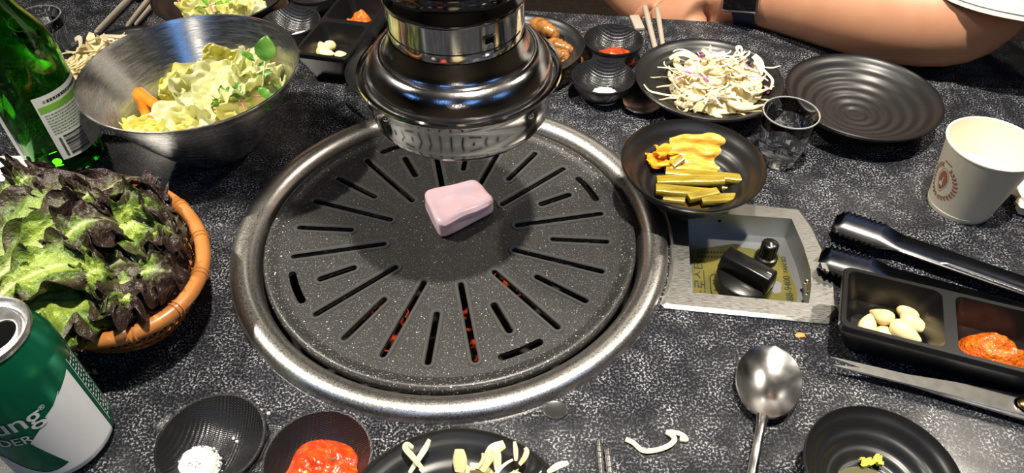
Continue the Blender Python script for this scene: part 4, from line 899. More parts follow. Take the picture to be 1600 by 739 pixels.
# paper cup
RC = lambda z: 0.0245 + (0.0335 - 0.0245) * z / 0.065
pcup = thing('paper_cup', 'cream paper cup with a brown laurel print at the right', 'cup', (0.4275, 0.0300, 0))
mk('cup_body', lathe([(0, 0.0040), (0.0240, 0.0040), (RC(0.001), 0.0), (RC(0) + 0.0004, 0.0006), (RC(0.004) + 0.0004, 0.0042), (RC(0.0046), 0.0046), (RC(0.062), 0.062), (0.0336, 0.0632), (0.0347, 0.0640), (0.0348, 0.0652), (0.0340, 0.0660), (0.0330, 0.0656), (RC(0.062) - 0.0006, 0.0625), (RC(0.0080) - 0.0006, 0.0080), (0, 0.0080)], 96), 'paper_cup', pcup)
mk('drink', lathe([(0, 0.0330), (RC(0.033) - 0.0008, 0.0330), (RC(0.009) - 0.0012, 0.0086), (0, 0.0086)], 64), 'makgeolli', pcup)
A0 = math.radians(-171)
def oncup(loop, name, mat='cup_print', eps=0.0003, z0=0.0): mk(name, wrap(panel(loop, 0.0012), RC, A0, z0, eps), mat, pcup)
drop = [(0.0066 * math.sin(t) * (1 if True else 1) * (0.72 + 0.28 * -math.cos(t)), 0.0315 - 0.0095 * math.cos(t)) for t in [2 * PI * k / 28 for k in range(28)]]
drop = [(x * (1.0 - 0.38 * max(0, (z - 0.0315) / 0.0095)), z) for x, z in drop]
oncup(drop, 'drop_print')
ring_o = [(x * 1.28, 0.0315 + (z - 0.0315) * 1.24) for x, z in drop]; ring_i = [(x * 1.22, 0.0315 + (z - 0.0315) * 1.19) for x, z in drop]
for i in range(28):
    j = (i + 1) % 28; oncup([ring_o[i], ring_o[j], ring_i[j], ring_i[i]], 'ring_print')
oncup([(-0.0022, 0.0262), (0.0014, 0.0262), (0.0018, 0.0290), (-0.0022, 0.0300)], 'cup_mark', 'paper_cup', 0.0006)
oncup([(-0.0004, 0.0290), (0.0008, 0.0288), (0.0014, 0.0355), (0.0006, 0.0358)], 'cup_mark', 'paper_cup', 0.0006)
for s in (-1, 1):
    for k in range(12):
        t = math.radians(-88 + 13.5 * k); cx, cz = s * 0.0128 * math.cos(t), 0.0300 + 0.0152 * math.sin(t)
        for q in (-1, 1):
            a = t + PI / 2 + q * 0.62; dx, dz = s * math.cos(a), math.sin(a); px, pz = -dz, dx
            l, w = 0.0036, 0.0010
            lf = [(cx, cz), (cx + dx * l * 0.5 + px * w, cz + dz * l * 0.5 + pz * w), (cx + dx * l, cz + dz * l), (cx + dx * l * 0.5 - px * w, cz + dz * l * 0.5 - pz * w)]
            oncup(lf if True else lf[::-1], 'laurel_leaf')
for k in range(5): oncup([(-0.004 + k * 0.0018, 0.0482), (-0.0028 + k * 0.0018, 0.0482), (-0.0028 + k * 0.0018, 0.0496), (-0.004 + k * 0.0018, 0.0496)], 'crown_print')
# green drink can
CN = (-0.236, -0.184, 0)
can = thing('drink_can', 'open green and white soft drink can at the lower left', 'can', CN)
RK = 0.0312
cpf = [(0, 0.004), (0.020, 0.0035), (0.0225, 0.0), (0.0245, 0.0), (0.0285, 0.0045), (0.0305, 0.0085), (RK, 0.0120), (RK, 0.0900), (0.0307, 0.0935), (0.0292, 0.0985), (0.0272, 0.1045), (0.0258, 0.1080), (0.0254, 0.1095)]
def RKz(z):
    pts = cpf[3:]
    for (r0, z0), (r1, z1) in zip(pts, pts[1:]):
        if z0 <= z <= z1: return r0 + (r1 - r0) * (z - z0) / max(1e-9, z1 - z0)
    return RK
mk('can_body', lathe(cpf, 96), 'can_green', can)
mk('lid', lathe([(0.0254, 0.1090), (0.0264, 0.1100), (0.0266, 0.1118), (0.0258, 0.1130), (0.0248, 0.1126), (0.0238, 0.1100), (0.0230, 0.1080), (0.0222, 0.1078), (0.0212, 0.1094), (0.0200, 0.1098), (0, 0.1098)], 80), 'can_lid', can)
lid_d = math.radians(-2)
mk('opening', flat([rot2([(0.0105 + 0.0085 * math.cos(t) , 0.0108 * math.sin(t)) for t in [2 * PI * k / 32 for k in range(32)]], lid_d)], 0.1101), 'can_hole', can)
mk('opening_rim', tube([(x, y, 0.1100) for x, y in rot2([(0.0105 + 0.0090 * math.cos(t), 0.0113 * math.sin(t)) for t in [2 * PI * k / 32 for k in range(32)]], lid_d)], 0.0008, 6, closed=True), 'can_lid', can)
tabg = sheet(lambda u, v: Vector((-0.020 + 0.020 * u, (v - 0.5) * 0.015 * (0.72 + 0.28 * math.sin(PI * u)), 0.1112 + 0.0006 * math.sin(PI * u))), 10, 6, 0.0010)
mk('pull_tab', tabg, 'can_lid', can, rot=lid_d)
mk('tab_rivet', lathe([(0, 0.1130), (0.0018, 0.1126), (0.0024, 0.1112), (0.0024, 0.1098)], 16), 'can_lid', can)
D_ = math.radians
def oncan(loop, name, mat, eps=0.0002):  # loop of (degrees, z)
    mk(name, wrap(panel([(D_(a) * RK, z) for a, z in loop], 0.0012), RKz, 0, 0, eps), mat, can)
def arc_pts(a, b, n, bow):
    return [(a[0] + (b[0] - a[0]) * k / n, a[1] + (b[1] - a[1]) * k / n + bow * math.sin(PI * k / n)) for k in range(n + 1)]
wl = arc_pts((4, 0.0765), (-68, 0.0485), 10, 0.0035) + arc_pts((-68, 0.0485), (-52, 0.0192), 4, 0.0) + arc_pts((-52, 0.0192), (-104, 0.0345), 8, -0.0085)[1:] + [(-150, 0.044), (-150, 0.0115), (6, 0.0115), (5.2, 0.040)]
oncan(wl, 'white_star', 'can_white')
oncan([(-150, 0.0115), (6, 0.0115), (6, 0.0070), (-150, 0.0070)], 'white_base', 'can_white')
for k in range(16):
    z = 0.020 + 0.0036 * k
    for j in range(3):
        a = 13 + j * 6.0 + (k % 3); oncan([(a, z), (a + rl.uniform(2.5, 4.8), z), (a + rl.uniform(2.5, 4.8), z + 0.0013), (a, z + 0.0013)], 'nutrition_print', 'can_white')
oncan([(11.5, 0.016), (12.2, 0.016), (12.2, 0.080), (11.5, 0.080)], 'nutrition_frame', 'can_white')
oncan([(31.5, 0.016), (32.2, 0.016), (32.2, 0.080), (31.5, 0.080)], 'nutrition_frame', 'can_white')
def cantext(s, size, end_deg, z, mat='can_white', sx=1.0, slope=0.0, bold=0.0):
    g = text_geo(s, size); mxx = max(v.x for v in g[0])
    bm = bmesh.new(); vs = [bm.verts.new((v.x, v.y, 0)) for v in g[0]]
    for f in g[1]:
        try: bm.faces.new([vs[i] for i in f])
        except ValueError: pass
    for k in range(1, int(mxx / 0.001)):
        bmesh.ops.bisect_plane(bm, geom=bm.verts[:] + bm.edges[:] + bm.faces[:], plane_co=(k * 0.001, 0, 0), plane_no=(1, 0, 0))
    bm.verts.index_update(); g = ([v.co.copy() for v in bm.verts], [tuple(v.index for v in f.verts) for f in bm.faces]); bm.free()
    V = [Vector(((v.x - mxx) * sx, v.y + slope * (v.x - mxx), 0)) for v in g[0]]
    mk('lettering', wrap((V, g[1]), RKz, D_(end_deg), z, 0.0005), mat, can, smooth=False)
for off in (0, 0.35, 0.7): cantext('Chilsung', 0.0195, -43 + off, 0.0630, sx=0.92, slope=0.05)
for off in (0, 0.35): cantext('CIDER', 0.0098, -62 + off, 0.0500, sx=1.0)
cantext('®', 0.0045, -36, 0.0700)
# swash from the g
oncan([(-42, 0.0632), (-30, 0.0668), (-18, 0.0725), (-19, 0.0712), (-30, 0.0652), (-42, 0.0622)], 'swash', 'can_white')

# ================================================================ lettuce basket
BK = Vector((-0.2480, -0.0640, 0)); BA = math.radians(140)
bk = thing('basket', 'oval orange woven plastic basket of red lettuce at the left', 'basket', BK, BA)
def oval(a, b, z, n=120): return [(a * math.cos(2 * PI * k / n), b * math.sin(2 * PI * k / n), z) for k in range(n)]
mk('rim', tube(oval(0.0935, 0.0665, 0.050), 0.0052, 12, 1.0, up=(0, 0, 1), closed=True), 'basket_plastic', bk)
for k in range(14):
    t = 2 * PI * (k + 0.3) / 14
    for d in (-0.022, 0.022):
        c = Vector((0.0935 * math.cos(t + d), 0.0665 * math.sin(t + d), 0.050)); tg = Vector((-0.0935 * math.sin(t), 0.0665 * math.cos(t), 0)).normalized()
        n_ = tg.cross(Vector((0, 0, 1))); mk('rim_node', tube([c + (n_ * math.cos(a) + Vector((0, 0, 1)) * math.sin(a)) * 0.0053 for a in [2 * PI * j / 14 for j in range(14)]], 0.0008, 5, closed=True), 'basket_plastic', bk)
def wallpt(t, h, o=0.0): s = 0.66 + 0.34 * (h / 0.050) ** 0.7; return Vector(((0.0910 * s + o) * math.cos(t), (0.0640 * s + o) * math.sin(t), 0.002 + h * 0.96))
for k in range(48):
    for sgn in (-1, 1):
        pts = [wallpt(2 * PI * k / 48 + sgn * 0.30 * i / 5, 0.050 * i / 5, 0.0006 * sgn) for i in range(6)]
        mk('weave_strand', tube(pts, 0.0011, 5, 0.8), 'basket_plastic', bk)
for h in (0.008, 0.020, 0.033): mk('weave_hoop', tube([wallpt(2 * PI * k / 72, h) for k in range(72)], 0.0012, 5, closed=True), 'basket_plastic', bk)
mk('basket_bottom', lathe([(0, 0.0), (1.0, 0.0), (1.0, 0.0026), (0, 0.0026)], 72, (0.0610, 0.0430)), 'basket_plastic', bk)
# leaves
def lettuce(label, base, tip, W, seed, fold=0.15, arch=0.012, roll=0.0, ruf=1.0, dark=0.0):
    base, tip = Vector(base), Vector(tip); d = tip - base; L = d.length; ex = d.normalized(); ey = Vector((0, 0, 1)).cross(ex).normalized(); ez = ex.cross(ey)
    q = Quaternion(ex, roll); ey = q @ ey; ez = q @ ez; nu, nvv = 44, 40
    def fn(u, v):
        s = (v - 0.5) * 2; w = W * (0.16 + 0.84 * math.sin(PI * min(1, (0.06 + 0.80 * u)) ** 1.25) ** 0.8) * 0.5
        a = abs(s); edge = a ** 2.4; tipf = max(0, (u - 0.72) / 0.28) ** 1.5; e = max(edge, tipf)
        x = L * (u - 0.10 * u * a * a) + 0.006 * e * nv((s * 3.5, u * 7, 2), 1, seed)
        y = s * w * (1 + 0.10 * nv((u * 8, s, 0), 1, seed)) 
        z = arch * math.sin(PI * u) + fold * a * w + ruf * e * (0.0050 * math.sin(u * 19 + seed + 3 * s) + 0.0055 * nv((u * 9, s * 5, 0), 1, seed + 5)) - 0.006 * tipf
        z += ruf * (0.0050 * nv((u * 6, s * 4, 3), 1, seed + 8) + 0.0022 * nv((u * 15, s * 11, 1), 1, seed + 2)) * min(1, a * 2.2 + 0.1)
        y += ruf * e * 0.005 * math.cos(u * 19 + seed + 3 * s)
        return ex * x + ey * y + ez * z
    g = sheet(fn, nu, nvv, 0.0005)
    o = mk('lettuce_leaf', g, 'red_lettuce', loc=base); me = o.data
    for vx in me.vertices:      # keep the leaf inside the oval of the basket
        p_ = vx.co + base - BK; c_, s_ = math.cos(-BA), math.sin(-BA); lx, ly = p_.x * c_ - p_.y * s_, p_.x * s_ + p_.y * c_
        k_ = math.hypot(lx / 0.0875, ly / 0.0605)
        if k_ > 1 and p_.z < 0.058: f_ = (1 + (k_ - 1) * 0.15) / k_ if p_.z > 0.052 else 1 / k_; vx.co.x = BK.x + p_.x * f_ - base.x; vx.co.y = BK.y + p_.y * f_ - base.y
    r1 = me.attributes.new('rim', 'FLOAT', 'POINT'); r2 = me.attributes.new('rib', 'FLOAT', 'POINT'); n = nu * nvv
    va, vb = [0.0] * (2 * n), [0.0] * (2 * n)
    for i in range(nu):
        for j in range(nvv):
            u = i / (nu - 1); s = abs(j / (nvv - 1) - 0.5) * 2; k = i * nvv + j
            rim = min(1, 0.55 * s ** 1.6 + 0.75 * u ** 1.7 + dark - 0.05)
            side = max(0, 1 - abs(((u * 1.15 - s * 0.62) * 6.5) % 1 - 0.5) * 9) * 0.35 * max(0, 1 - s * 1.05)
            rib = max(0, 1 - s / (0.05 + 0.10 * (1 - u))) * (1 - u * 0.75) + 0.9 * max(0, 0.28 - u) * 2.2 * max(0, 1 - s)
            va[k] = va[k + n] = rim; vb[k] = vb[k + n] = min(1, max(rib, side * (1 - 0.6 * u)))
    r1.data.foreach_set('value', va); r2.data.foreach_set('value', vb)
    return tag(o, label, 'lettuce', 'red leaf lettuce leaves in the basket')
lettuce('hidden lettuce leaf at the bottom of the basket', (-0.2823, -0.0919, 0.0300), (-0.1991, -0.0537, 0.0340), 0.105, 21, 0.1, 0.006, ruf=0.8)
lettuce('low lettuce leaf along the far side of the basket', (-0.3261, -0.0409, 0.0360), (-0.2347, 0.0058, 0.0440), 0.095, 22, 0.1, 0.008, dark=0.15)
lettuce('large lettuce leaf with pale rib running to the top of the basket', (-0.3019, -0.0869, 0.0580), (-0.2379, -0.0126, 0.0700), 0.085, 3, 0.10, 0.014, dark=0.12)
lettuce('lettuce leaf with a broad white rib across the middle of the heap', (-0.2908, -0.1056, 0.0660), (-0.2089, -0.0398, 0.0660), 0.060, 5, 0.22, 0.012, 0.2, dark=0.05)
lettuce('bright green frilled leaf at the front of the basket', (-0.2671, -0.1224, 0.0600), (-0.2016, -0.1151, 0.0500), 0.075, 8, 0.10, 0.008, -0.25, dark=-0.25)
lettuce('dark purple leaf tip drooping at the right of the basket', (-0.2389, -0.1010, 0.0600), (-0.1768, -0.0741, 0.0520), 0.085, 11, 0.10, 0.012, 0.1, dark=0.30)
lettuce('purple black leaf standing at the far rim near the bottle', (-0.3014, -0.0388, 0.0600), (-0.2774, -0.0026, 0.0700), 0.062, 14, 0.10, 0.012, dark=0.35, ruf=1.2)
lettuce('dark curled leaf at the far right of the heap', (-0.2477, -0.0462, 0.0600), (-0.2269, -0.0009, 0.0660), 0.060, 17, 0.15, 0.012, -0.2, dark=0.35, ruf=1.2)
lettuce('green leaf edge curling up at the right side of the heap', (-0.2266, -0.0715, 0.0660), (-0.1868, -0.0458, 0.0620), 0.058, 19, 0.20, 0.014, 0.3, dark=-0.02, ruf=1.2)
lettuce('pale green leaf in the middle front of the heap', (-0.2763, -0.1227, 0.0700), (-0.2167, -0.0932, 0.0700), 0.050, 23, 0.20, 0.010, 0.0, dark=-0.10)
lettuce('dark brown leaf frill beside the front rim', (-0.2253, -0.1160, 0.0580), (-0.1834, -0.1021, 0.0540), 0.066, 27, 0.12, 0.010, 0.0, dark=0.22, ruf=1.2)
lettuce('yellow green leaf frill nearest the can', (-0.2496, -0.1393, 0.0550), (-0.2115, -0.1334, 0.0500), 0.050, 31, 0.10, 0.006, -0.2, dark=-0.35, ruf=1.3)
lettuce('brownish leaf lying left against the far rim', (-0.3321, -0.0274, 0.0560), (-0.2959, -0.0157, 0.0640), 0.060, 33, 0.1, 0.010, dark=0.20)
lettuce('deep purple leaf in the very middle of the heap', (-0.2523, -0.0849, 0.0740), (-0.2179, -0.0588, 0.0780), 0.052, 37, 0.15, 0.010, 0.1, dark=0.30, ruf=1.2)

for i, (b_, t_, w_, dk, lb) in enumerate((((-0.1978, -0.0994, 0.0640), (-0.1735, -0.0962, 0.0600), 0.040, 0.30, 'small dark frill at the right side of the basket'), ((-0.2243, -0.0371, 0.0700), (-0.1991, -0.0318, 0.0660), 0.040, 0.32, 'small purple frill at the far right rim'), ((-0.2514, -0.0519, 0.0780), (-0.2396, -0.0344, 0.0800), 0.040, 0.28, 'dark curled frill on top of the far leaves'), ((-0.2120, -0.0611, 0.0740), (-0.2008, -0.0484, 0.0740), 0.034, -0.15, 'bright green curl in the right half of the heap'), ((-0.2269, -0.1099, 0.0700), (-0.2114, -0.1018, 0.0700), 0.038, -0.10, 'green frill in the front half of the heap'), ((-0.2010, -0.0738, 0.0680), (-0.1788, -0.0652, 0.0640), 0.040, 0.12, 'olive frill touching the right rim'), ((-0.3048, -0.0268, 0.0740), (-0.2926, -0.0140, 0.0780), 0.040, 0.30, 'dark frill in front of the bottle'), ((-0.2058, -0.1196, 0.0620), (-0.1881, -0.1246, 0.0550), 0.036, 0.05, 'brown green frill beside the front rim node'))):
    lettuce(lb, b_, t_, w_, 41 + 3 * i, 0.15, 0.008, 0.3 * (-1) ** i, ruf=1.1, dark=dk)

# ================================================================ cutlery
def spoon(label, loc, rz, L=0.19):
    t = thing('spoon', label, 'spoon', loc, rz, 'steel spoons')
    def fn(u, v):
        s = (v - 0.5) * 2; x = -0.030 + 0.060 * u; w = 0.0212 * math.sqrt(max(0.0004, 1 - ((u - 0.5) * 2) ** 2)) * (1 - 0.10 * (u - 0.5))
        return Vector((x, s * w, 0.0085 - 0.0072 * (1 - s * s) * (1 - ((u - 0.5) * 2) ** 2)))
    mk('spoon_bowl', sheet(fn, 30, 20, 0.0014), 'cutlery_steel', t)
    P = spline([(0.028, 0, 0.0082), (0.040, 0, 0.0100), (0.065, 0, 0.0085), (0.11, 0, 0.0055), (L - 0.03, 0, 0.003)], 6); n = len(P)
    mk('handle', tube(P, [0.0040 - 0.0012 * math.sin(PI * min(1, i / n * 1.4)) + 0.002 * max(0, i / n - 0.6) for i in range(n)], 10, 0.42), 'cutlery_steel', t)
    return t
q = (0.2195, -0.1491, 0.0060)
spoon('round steel spoon on the table left of the small mustard bowl', (q[0], q[1], 0.0), math.radians(-112))
q = (0.1730, 0.1761, 0.0060)
spoon('steel spoon tucked beneath the salt dish and slaw plate', (0.1830, 0.1820, -0.001), math.radians(58), 0.10)
def chop(label, a, b, r0=0.0022, r1=0.0030, mat='cutlery_steel', rings=0, group='chopsticks'):
    a, b = Vector(a), Vector(b); t = thing('chopstick', label, 'chopstick', a, 0, group); d = b - a
    mk('shaft', tube([d * (i / 8) for i in range(9)], [r0 + (r1 - r0) * i / 8 for i in range(9)], 10), mat, t)
    mk('tip_cap', lump(r0, 1, 0, 6, (1, 1, 0.8)), mat, t)
    for k in range(rings):
        c = d.normalized() * (0.004 + 0.004 * k); n1 = d.cross(Vector((0, 0, 1))).normalized(); n2 = n1.cross(d).normalized()
        mk('grip_ring', tube([c + (n1 * math.cos(x) + n2 * math.sin(x)) * (r0 * 1.01) for x in [2 * PI * j / 14 for j in range(14)]], 0.0003, 4, closed=True), mat, t)
chop('left steel chopstick of the pair at the front edge', (0.1029, -0.1893, 0.0024), (0.0990, -0.3300, 0.0030), rings=5)
chop('right steel chopstick of the pair at the front edge', (0.1080, -0.1956, 0.0024), (0.1085, -0.3350, 0.0030), rings=4)
chop('left grey chopstick behind the slaw plate at the far table edge', (0.2061, 0.2723, 0.0030), (0.2071, 0.3669, 0.0034), 0.0028, 0.0034, 'wood_stick')
chop('right grey chopstick behind the slaw plate at the far table edge', (0.2152, 0.2826, 0.0030), (0.2205, 0.3621, 0.0034), 0.0026, 0.0032, 'wood_stick')
tag(mk('chopstick_rest', rbox(0.011, 0.030, 0.004, 0.001), 'wood_stick', loc=(0.1937, 0.3350, 0.0000), rot=0.1), 'short grey rest behind the red paste dish at the table edge', 'chopstick rest')
chop('thick brown chopstick beneath the fingertips at the upper left', (-0.4145, 0.3241, 0.0030), (-0.4047, 0.4104, 0.0034), 0.0034, 0.0040, 'wood_stick')
chop('left slim grey chopstick beside the top plate', (-0.3848, 0.3377, 0.0030), (-0.3819, 0.4067, 0.0034), 0.0026, 0.0032, 'wood_stick')
chop('right slim grey chopstick against the top plate', (-0.3763, 0.3404, 0.0030), (-0.3724, 0.3875, 0.0034), 0.0024, 0.0030, 'wood_stick')
# tongs: two serrated arms meeting at a spring far to the right
tg = thing('tongs', 'dark steel serrated tongs lying behind the right tray', 'tongs', (0.3093, 0.0018, 0.0000))
o0 = Vector((0.3093, 0.0018, 0.0000))
def tong_arm(a, b, side):
    a, b = Vector(a) - o0, Vector(b) - o0; d = (b - a); L = d.length; ex = d.normalized(); ey = Vector((0, 0, 1)).cross(ex)
    def fn(u, v):
        s = (v - 0.5) * 2; x = u * L
        if x < 0.036: w = 0.0150 * min(1, 0.55 + x / 0.012)
        elif x < 0.050: w = 0.0150 - 0.0052 * (x - 0.036) / 0.014
        else: w = 0.0098
        sc = 0.0016 * (1 if (int(x / 0.0020) % 2) else -1) if x < 0.036 and abs(s) > 0.95 else 0
        z = 0.0020 + 0.0100 * abs(s) ** 2 + (0.0018 * math.exp(-((s) / 0.25) ** 2) if x > 0.085 else 0)
        return a + ex * x + ey * (s * w + (sc if s > 0 else -sc)) + Vector((0, 0, z))
    mk('arm', sheet(fn, 110, 13, 0.0010), 'tong_steel', tg)
tong_arm((*(0.3099, 0.0003, 0.0000)[:2], 0.0), (0.4950, -0.1120, 0.0), 1)
tong_arm((*(0.2862, -0.0404, 0.0000)[:2], 0.0), (0.4950, -0.1330, 0.0), -1)
mk('spring_end', tube([Vector(q_) - o0 for q_ in ((0.490, -0.110, 0.006), (0.505, -0.113, 0.006), (0.511, -0.124, 0.006), (0.504, -0.135, 0.006), (0.490, -0.133, 0.006))], 0.0055, 8, 0.3), 'tong_steel', tg)
# scissors
sg = thing('scissors', 'open steel scissors with brass pivot lying below the right tray', 'scissors', (0.3785, -0.1705, 0.0040), math.radians(163.0))
def blade(ang, z, back):
    Lb = 0.118
    o_ = [(Lb, 0.0), (Lb * 0.72, 0.0042), (Lb * 0.35, 0.0074), (0.0, 0.0088), (-0.020, 0.0082), (-0.036, 0.0060), (-0.036, -0.0030), (-0.018, -0.0052), (0.0, -0.0062), (Lb * 0.5, -0.0030), (Lb * 0.98, -0.0006)]
    if back: o_ = [(x, -y) for x, y in o_][::-1]
    l = rot2(o_, ang); f2 = flat([l], z); f2 = (f2[0], [q_[::-1] for q_ in f2[1]])
    mk('blade', join(flat([l], z + 0.0016), wall(l, z, z + 0.0016), f2), 'blade_steel', sg)
    e = rot2([(Lb * 0.98, -0.0003 if not back else 0.0003), (Lb * 0.4, -0.0030 if not back else 0.003), (0.012, -0.0052 if not back else 0.0052), (0.012, -0.0020 if not back else 0.002), (Lb * 0.4, -0.0008 if not back else 0.0008)], ang)
blade(math.radians(0.5), 0.0034, True); blade(math.radians(-3.2), 0.0014, False)
pv = mk('pivot_screw', lathe([(0, 0.0034), (0.0030, 0.0030), (0.0044, 0.0014), (0.0046, 0), (0.0058, 0.0), (0.0058, -0.0008)], 28), 'brass', sg, (0, 0, 0.0058))
mk('pivot_washer', lathe([(0.0045, 0.0), (0.0064, 0.0), (0.0064, -0.0010)], 28), 'cutlery_steel', pv)
for s in (-1, 1):
    c = Vector((-0.085, s * 0.026, 0.0035)); lp = [c + Vector((0.030 * math.cos(t), 0.017 * math.sin(t), 0)) for t in [2 * PI * k / 32 for k in range(32)]]
    mk('handle_loop', tube(lp, 0.0036, 8, closed=True), 'black_plastic', sg); mk('handle_shank', tube([(-0.030, s * 0.001, 0.0035), (-0.045, s * 0.006, 0.0035), (-0.060, s * 0.014, 0.0035)], 0.0040, 8, 0.7), 'black_plastic', sg)

# ================================================================ small things on the table
c0 = Vector((0.2610, -0.2255, 0))
tag(mk('dipping_sauce', lathe([(0, 0.0072), (0.0200, 0.0072), (0.0215, 0.0066), (0.0205, 0.0048), (0, 0.0046)], 48), 'soy', loc=(0.2580, -0.2320, 0.0008)), 'clear dipping sauce in the small bowl at the lower right', 'sauce')
for i, q in enumerate(((0.2625, -0.2090, 0.0100), (0.2704, -0.2086, 0.0100))):
    tag(mk('mustard_flake', crumple(0.0075, 0.0055, 50 + i, 0.003, 10), 'mustard', loc=q, rot=(0.2, 0.1, i)), ('left' if i == 0 else 'right') + ' yellow mustard flake floating in the small bowl', 'mustard')
def paper(n, m, fn, name, mat, label, cat, loc): return tag(mk(name, sheet(fn, n, m, 0.0006), mat, loc=loc), label, cat)
np_ = [Vector((-0.4358, 0.0910, -0.0000)), Vector((-0.3924, 0.1050, 0.0000)), Vector((-0.3798, 0.0848, -0.0000)), Vector((-0.3950, 0.0213, 0.0000))]
def nap(u, v):
    q_ = np_[0] * (1 - u) * (1 - v) + np_[1] * u * (1 - v) + np_[2] * u * v + np_[3] * (1 - u) * v
    return q_ - np_[0] + Vector((0, 0, 0.010 + 0.005 * math.sin(PI * u) + 0.0025 * nv((u * 4, v * 4, 0), 1, 2)))
paper(18, 14, nap, 'napkin', 'napkin', 'white paper napkin between bottle and lettuce basket at the left edge', 'napkin', (np_[0].x, np_[0].y, -0.008))
def nap2(u, v):
    q_ = np_[0] * (1 - u) * (1 - v) + np_[1] * u * (1 - v) + np_[2] * u * v + np_[3] * (1 - u) * v
    return q_ - np_[0] + Vector((0, 0, 0.0012 + 0.001 * nv((u * 5, v * 5, 0), 1, 7)))
tag(mk('crumpled_tissue', lump(0.026, 5, 0.45, 14, (1.35, 0.95, 0.42), 2.4), 'tissue', loc=(0.5020, 0.0330, 0.0100), rot=0.3), 'crumpled off-white tissue behind the paper cup at the right edge', 'tissue')
tag(mk('plastic_wrapper', crumple(0.030, 0.040, 77, 0.010, 18, 0.0005), 'plastic_wrap', loc=(-0.4350, 0.0980, 0.009), rot=(0.2, 0.1, 0.4)), 'clear crinkled plastic wrapper at the left edge beside the bottle', 'wrapper')
tag(mk('dried_stain', lathe([(0, 0.0004), (0.0062, 0.0004), (0.0074, 0.0007), (0.0084, 0.0002), (0.0086, 0.0)], 28, (1, 0.9)), 'stain', loc=(0.0770, -0.1649, 0.0000)), 'round dried drop on the table below the grill ring', 'stain')
tag(mk('crumb', lump(0.0028, 3, 0.5, 7, (1.3, 0.8, 0.35)), 'crumb', loc=(*(0.2547, -0.1062, 0.0000)[:2], 0.0008)), 'tiny orange crumb on the table below the control box', 'crumb')
for i, q in enumerate(((-0.1028, -0.1796, 0.0235), (-0.1277, -0.1867, 0.0060), (-0.1251, -0.1889, 0.0060), (-0.1294, -0.2081, 0.0040))):
    tag(mk('salt_grain', lump(0.0012, i, 0.3, 5), 'salt', loc=q), ['white salt grain on the saddle of the front twin dish', 'upper stray salt grain beside the front salt heap', 'lower stray salt grain beside the front salt heap', 'stray salt grain below the front salt heap'][i], 'salt', 'stray salt grains')
for i, q in enumerate(((0.1586, 0.1709, 0.0000), (0.1911, 0.1577, 0.0000))):
    tag(mk('water_drop', lump(0.0016, i, 0.1, 6, (1.3, 1, 0.5)), 'water', loc=(q[0], q[1], 0.0006)), ['water drop on the table below the salt dish', 'water drop on the table between slaw plate and pickle bowl'][i], 'water drop')

# ================================================================ people
def skin_body(name, nodes, links, mat, parent=None, sub=2):
    """nodes {id: (point, rx, ry)}; one continuous surface grown round the joints, first node is the root"""
    ids = list(nodes); me = bpy.data.meshes.new(name); me.from_pydata([nodes[i][0] for i in ids], [(ids.index(a), ids.index(b)) for a, b in links], [])
    o = bpy.data.objects.new(name, me); COL.objects.link(o)
    o.modifiers.new('s', 'SKIN'); sv = me.skin_vertices[0].data
    for k, i in enumerate(ids): sv[k].radius = (nodes[i][1], nodes[i][2] if len(nodes[i]) > 2 else nodes[i][1]); sv[k].use_root = (k == 0)
    if sub: m_ = o.modifiers.new('d', 'SUBSURF'); m_.levels = sub; m_.render_levels = sub
    dg = bpy.context.evaluated_depsgraph_get(); m2 = bpy.data.meshes.new_from_object(o.evaluated_get(dg)); bpy.data.objects.remove(o); bpy.data.meshes.remove(me)
    m2.materials.clear(); m2.materials.append(M[mat]); m2.polygons.foreach_set('use_smooth', [True] * len(m2.polygons)); m2.name = name
    r = bpy.data.objects.new(name, m2); COL.objects.link(r)
    if parent: r.parent = parent
    return r
def add_hand(N, Lk, wrist, palm_dir, up, pre, s=1.0, curl=0.35, thumb=1):
    """palm and five bent fingers hung on the wrist node"""
    w = Vector(N[wrist][0]); d = Vector(palm_dir).normalized(); u = Vector(up); u = (u - d * u.dot(d)).normalized(); r = d.cross(u)
    N[pre + 'palm'] = (w + d * 0.050 * s, 0.034 * s, 0.015 * s); Lk.append((wrist, pre + 'palm'))
    for k, (off, L) in enumerate(((-0.030, 0.070), (-0.010, 0.080), (0.010, 0.074), (0.028, 0.058))):
        b = w + d * 0.082 * s + r * off * s * thumb; ids = [pre + 'palm']; q = b; a = 0
        for j in range(4):
            nm = '%sf%d%d' % (pre, k, j); N[nm] = (q.copy(), (0.0098 - 0.0009 * j) * s, (0.0092 - 0.0009 * j) * s); Lk.append((ids[-1], nm)); ids.append(nm)
            a += curl; q = q + (d * math.cos(a) - u * math.sin(a)) * (L / 3) * s
    b = w + d * 0.030 * s - r * 0.034 * s * thumb; prev = wrist
    for j in range(3):
        nm = '%st%d' % (pre, j); N[nm] = (b.copy(), (0.0120 - 0.0014 * j) * s, (0.0110 - 0.0014 * j) * s); Lk.append((pre + 'palm' if j == 0 else prev, nm)); prev = nm
        b = b + (d * 0.85 - r * 0.45 * thumb - u * 0.25).normalized() * 0.028 * s
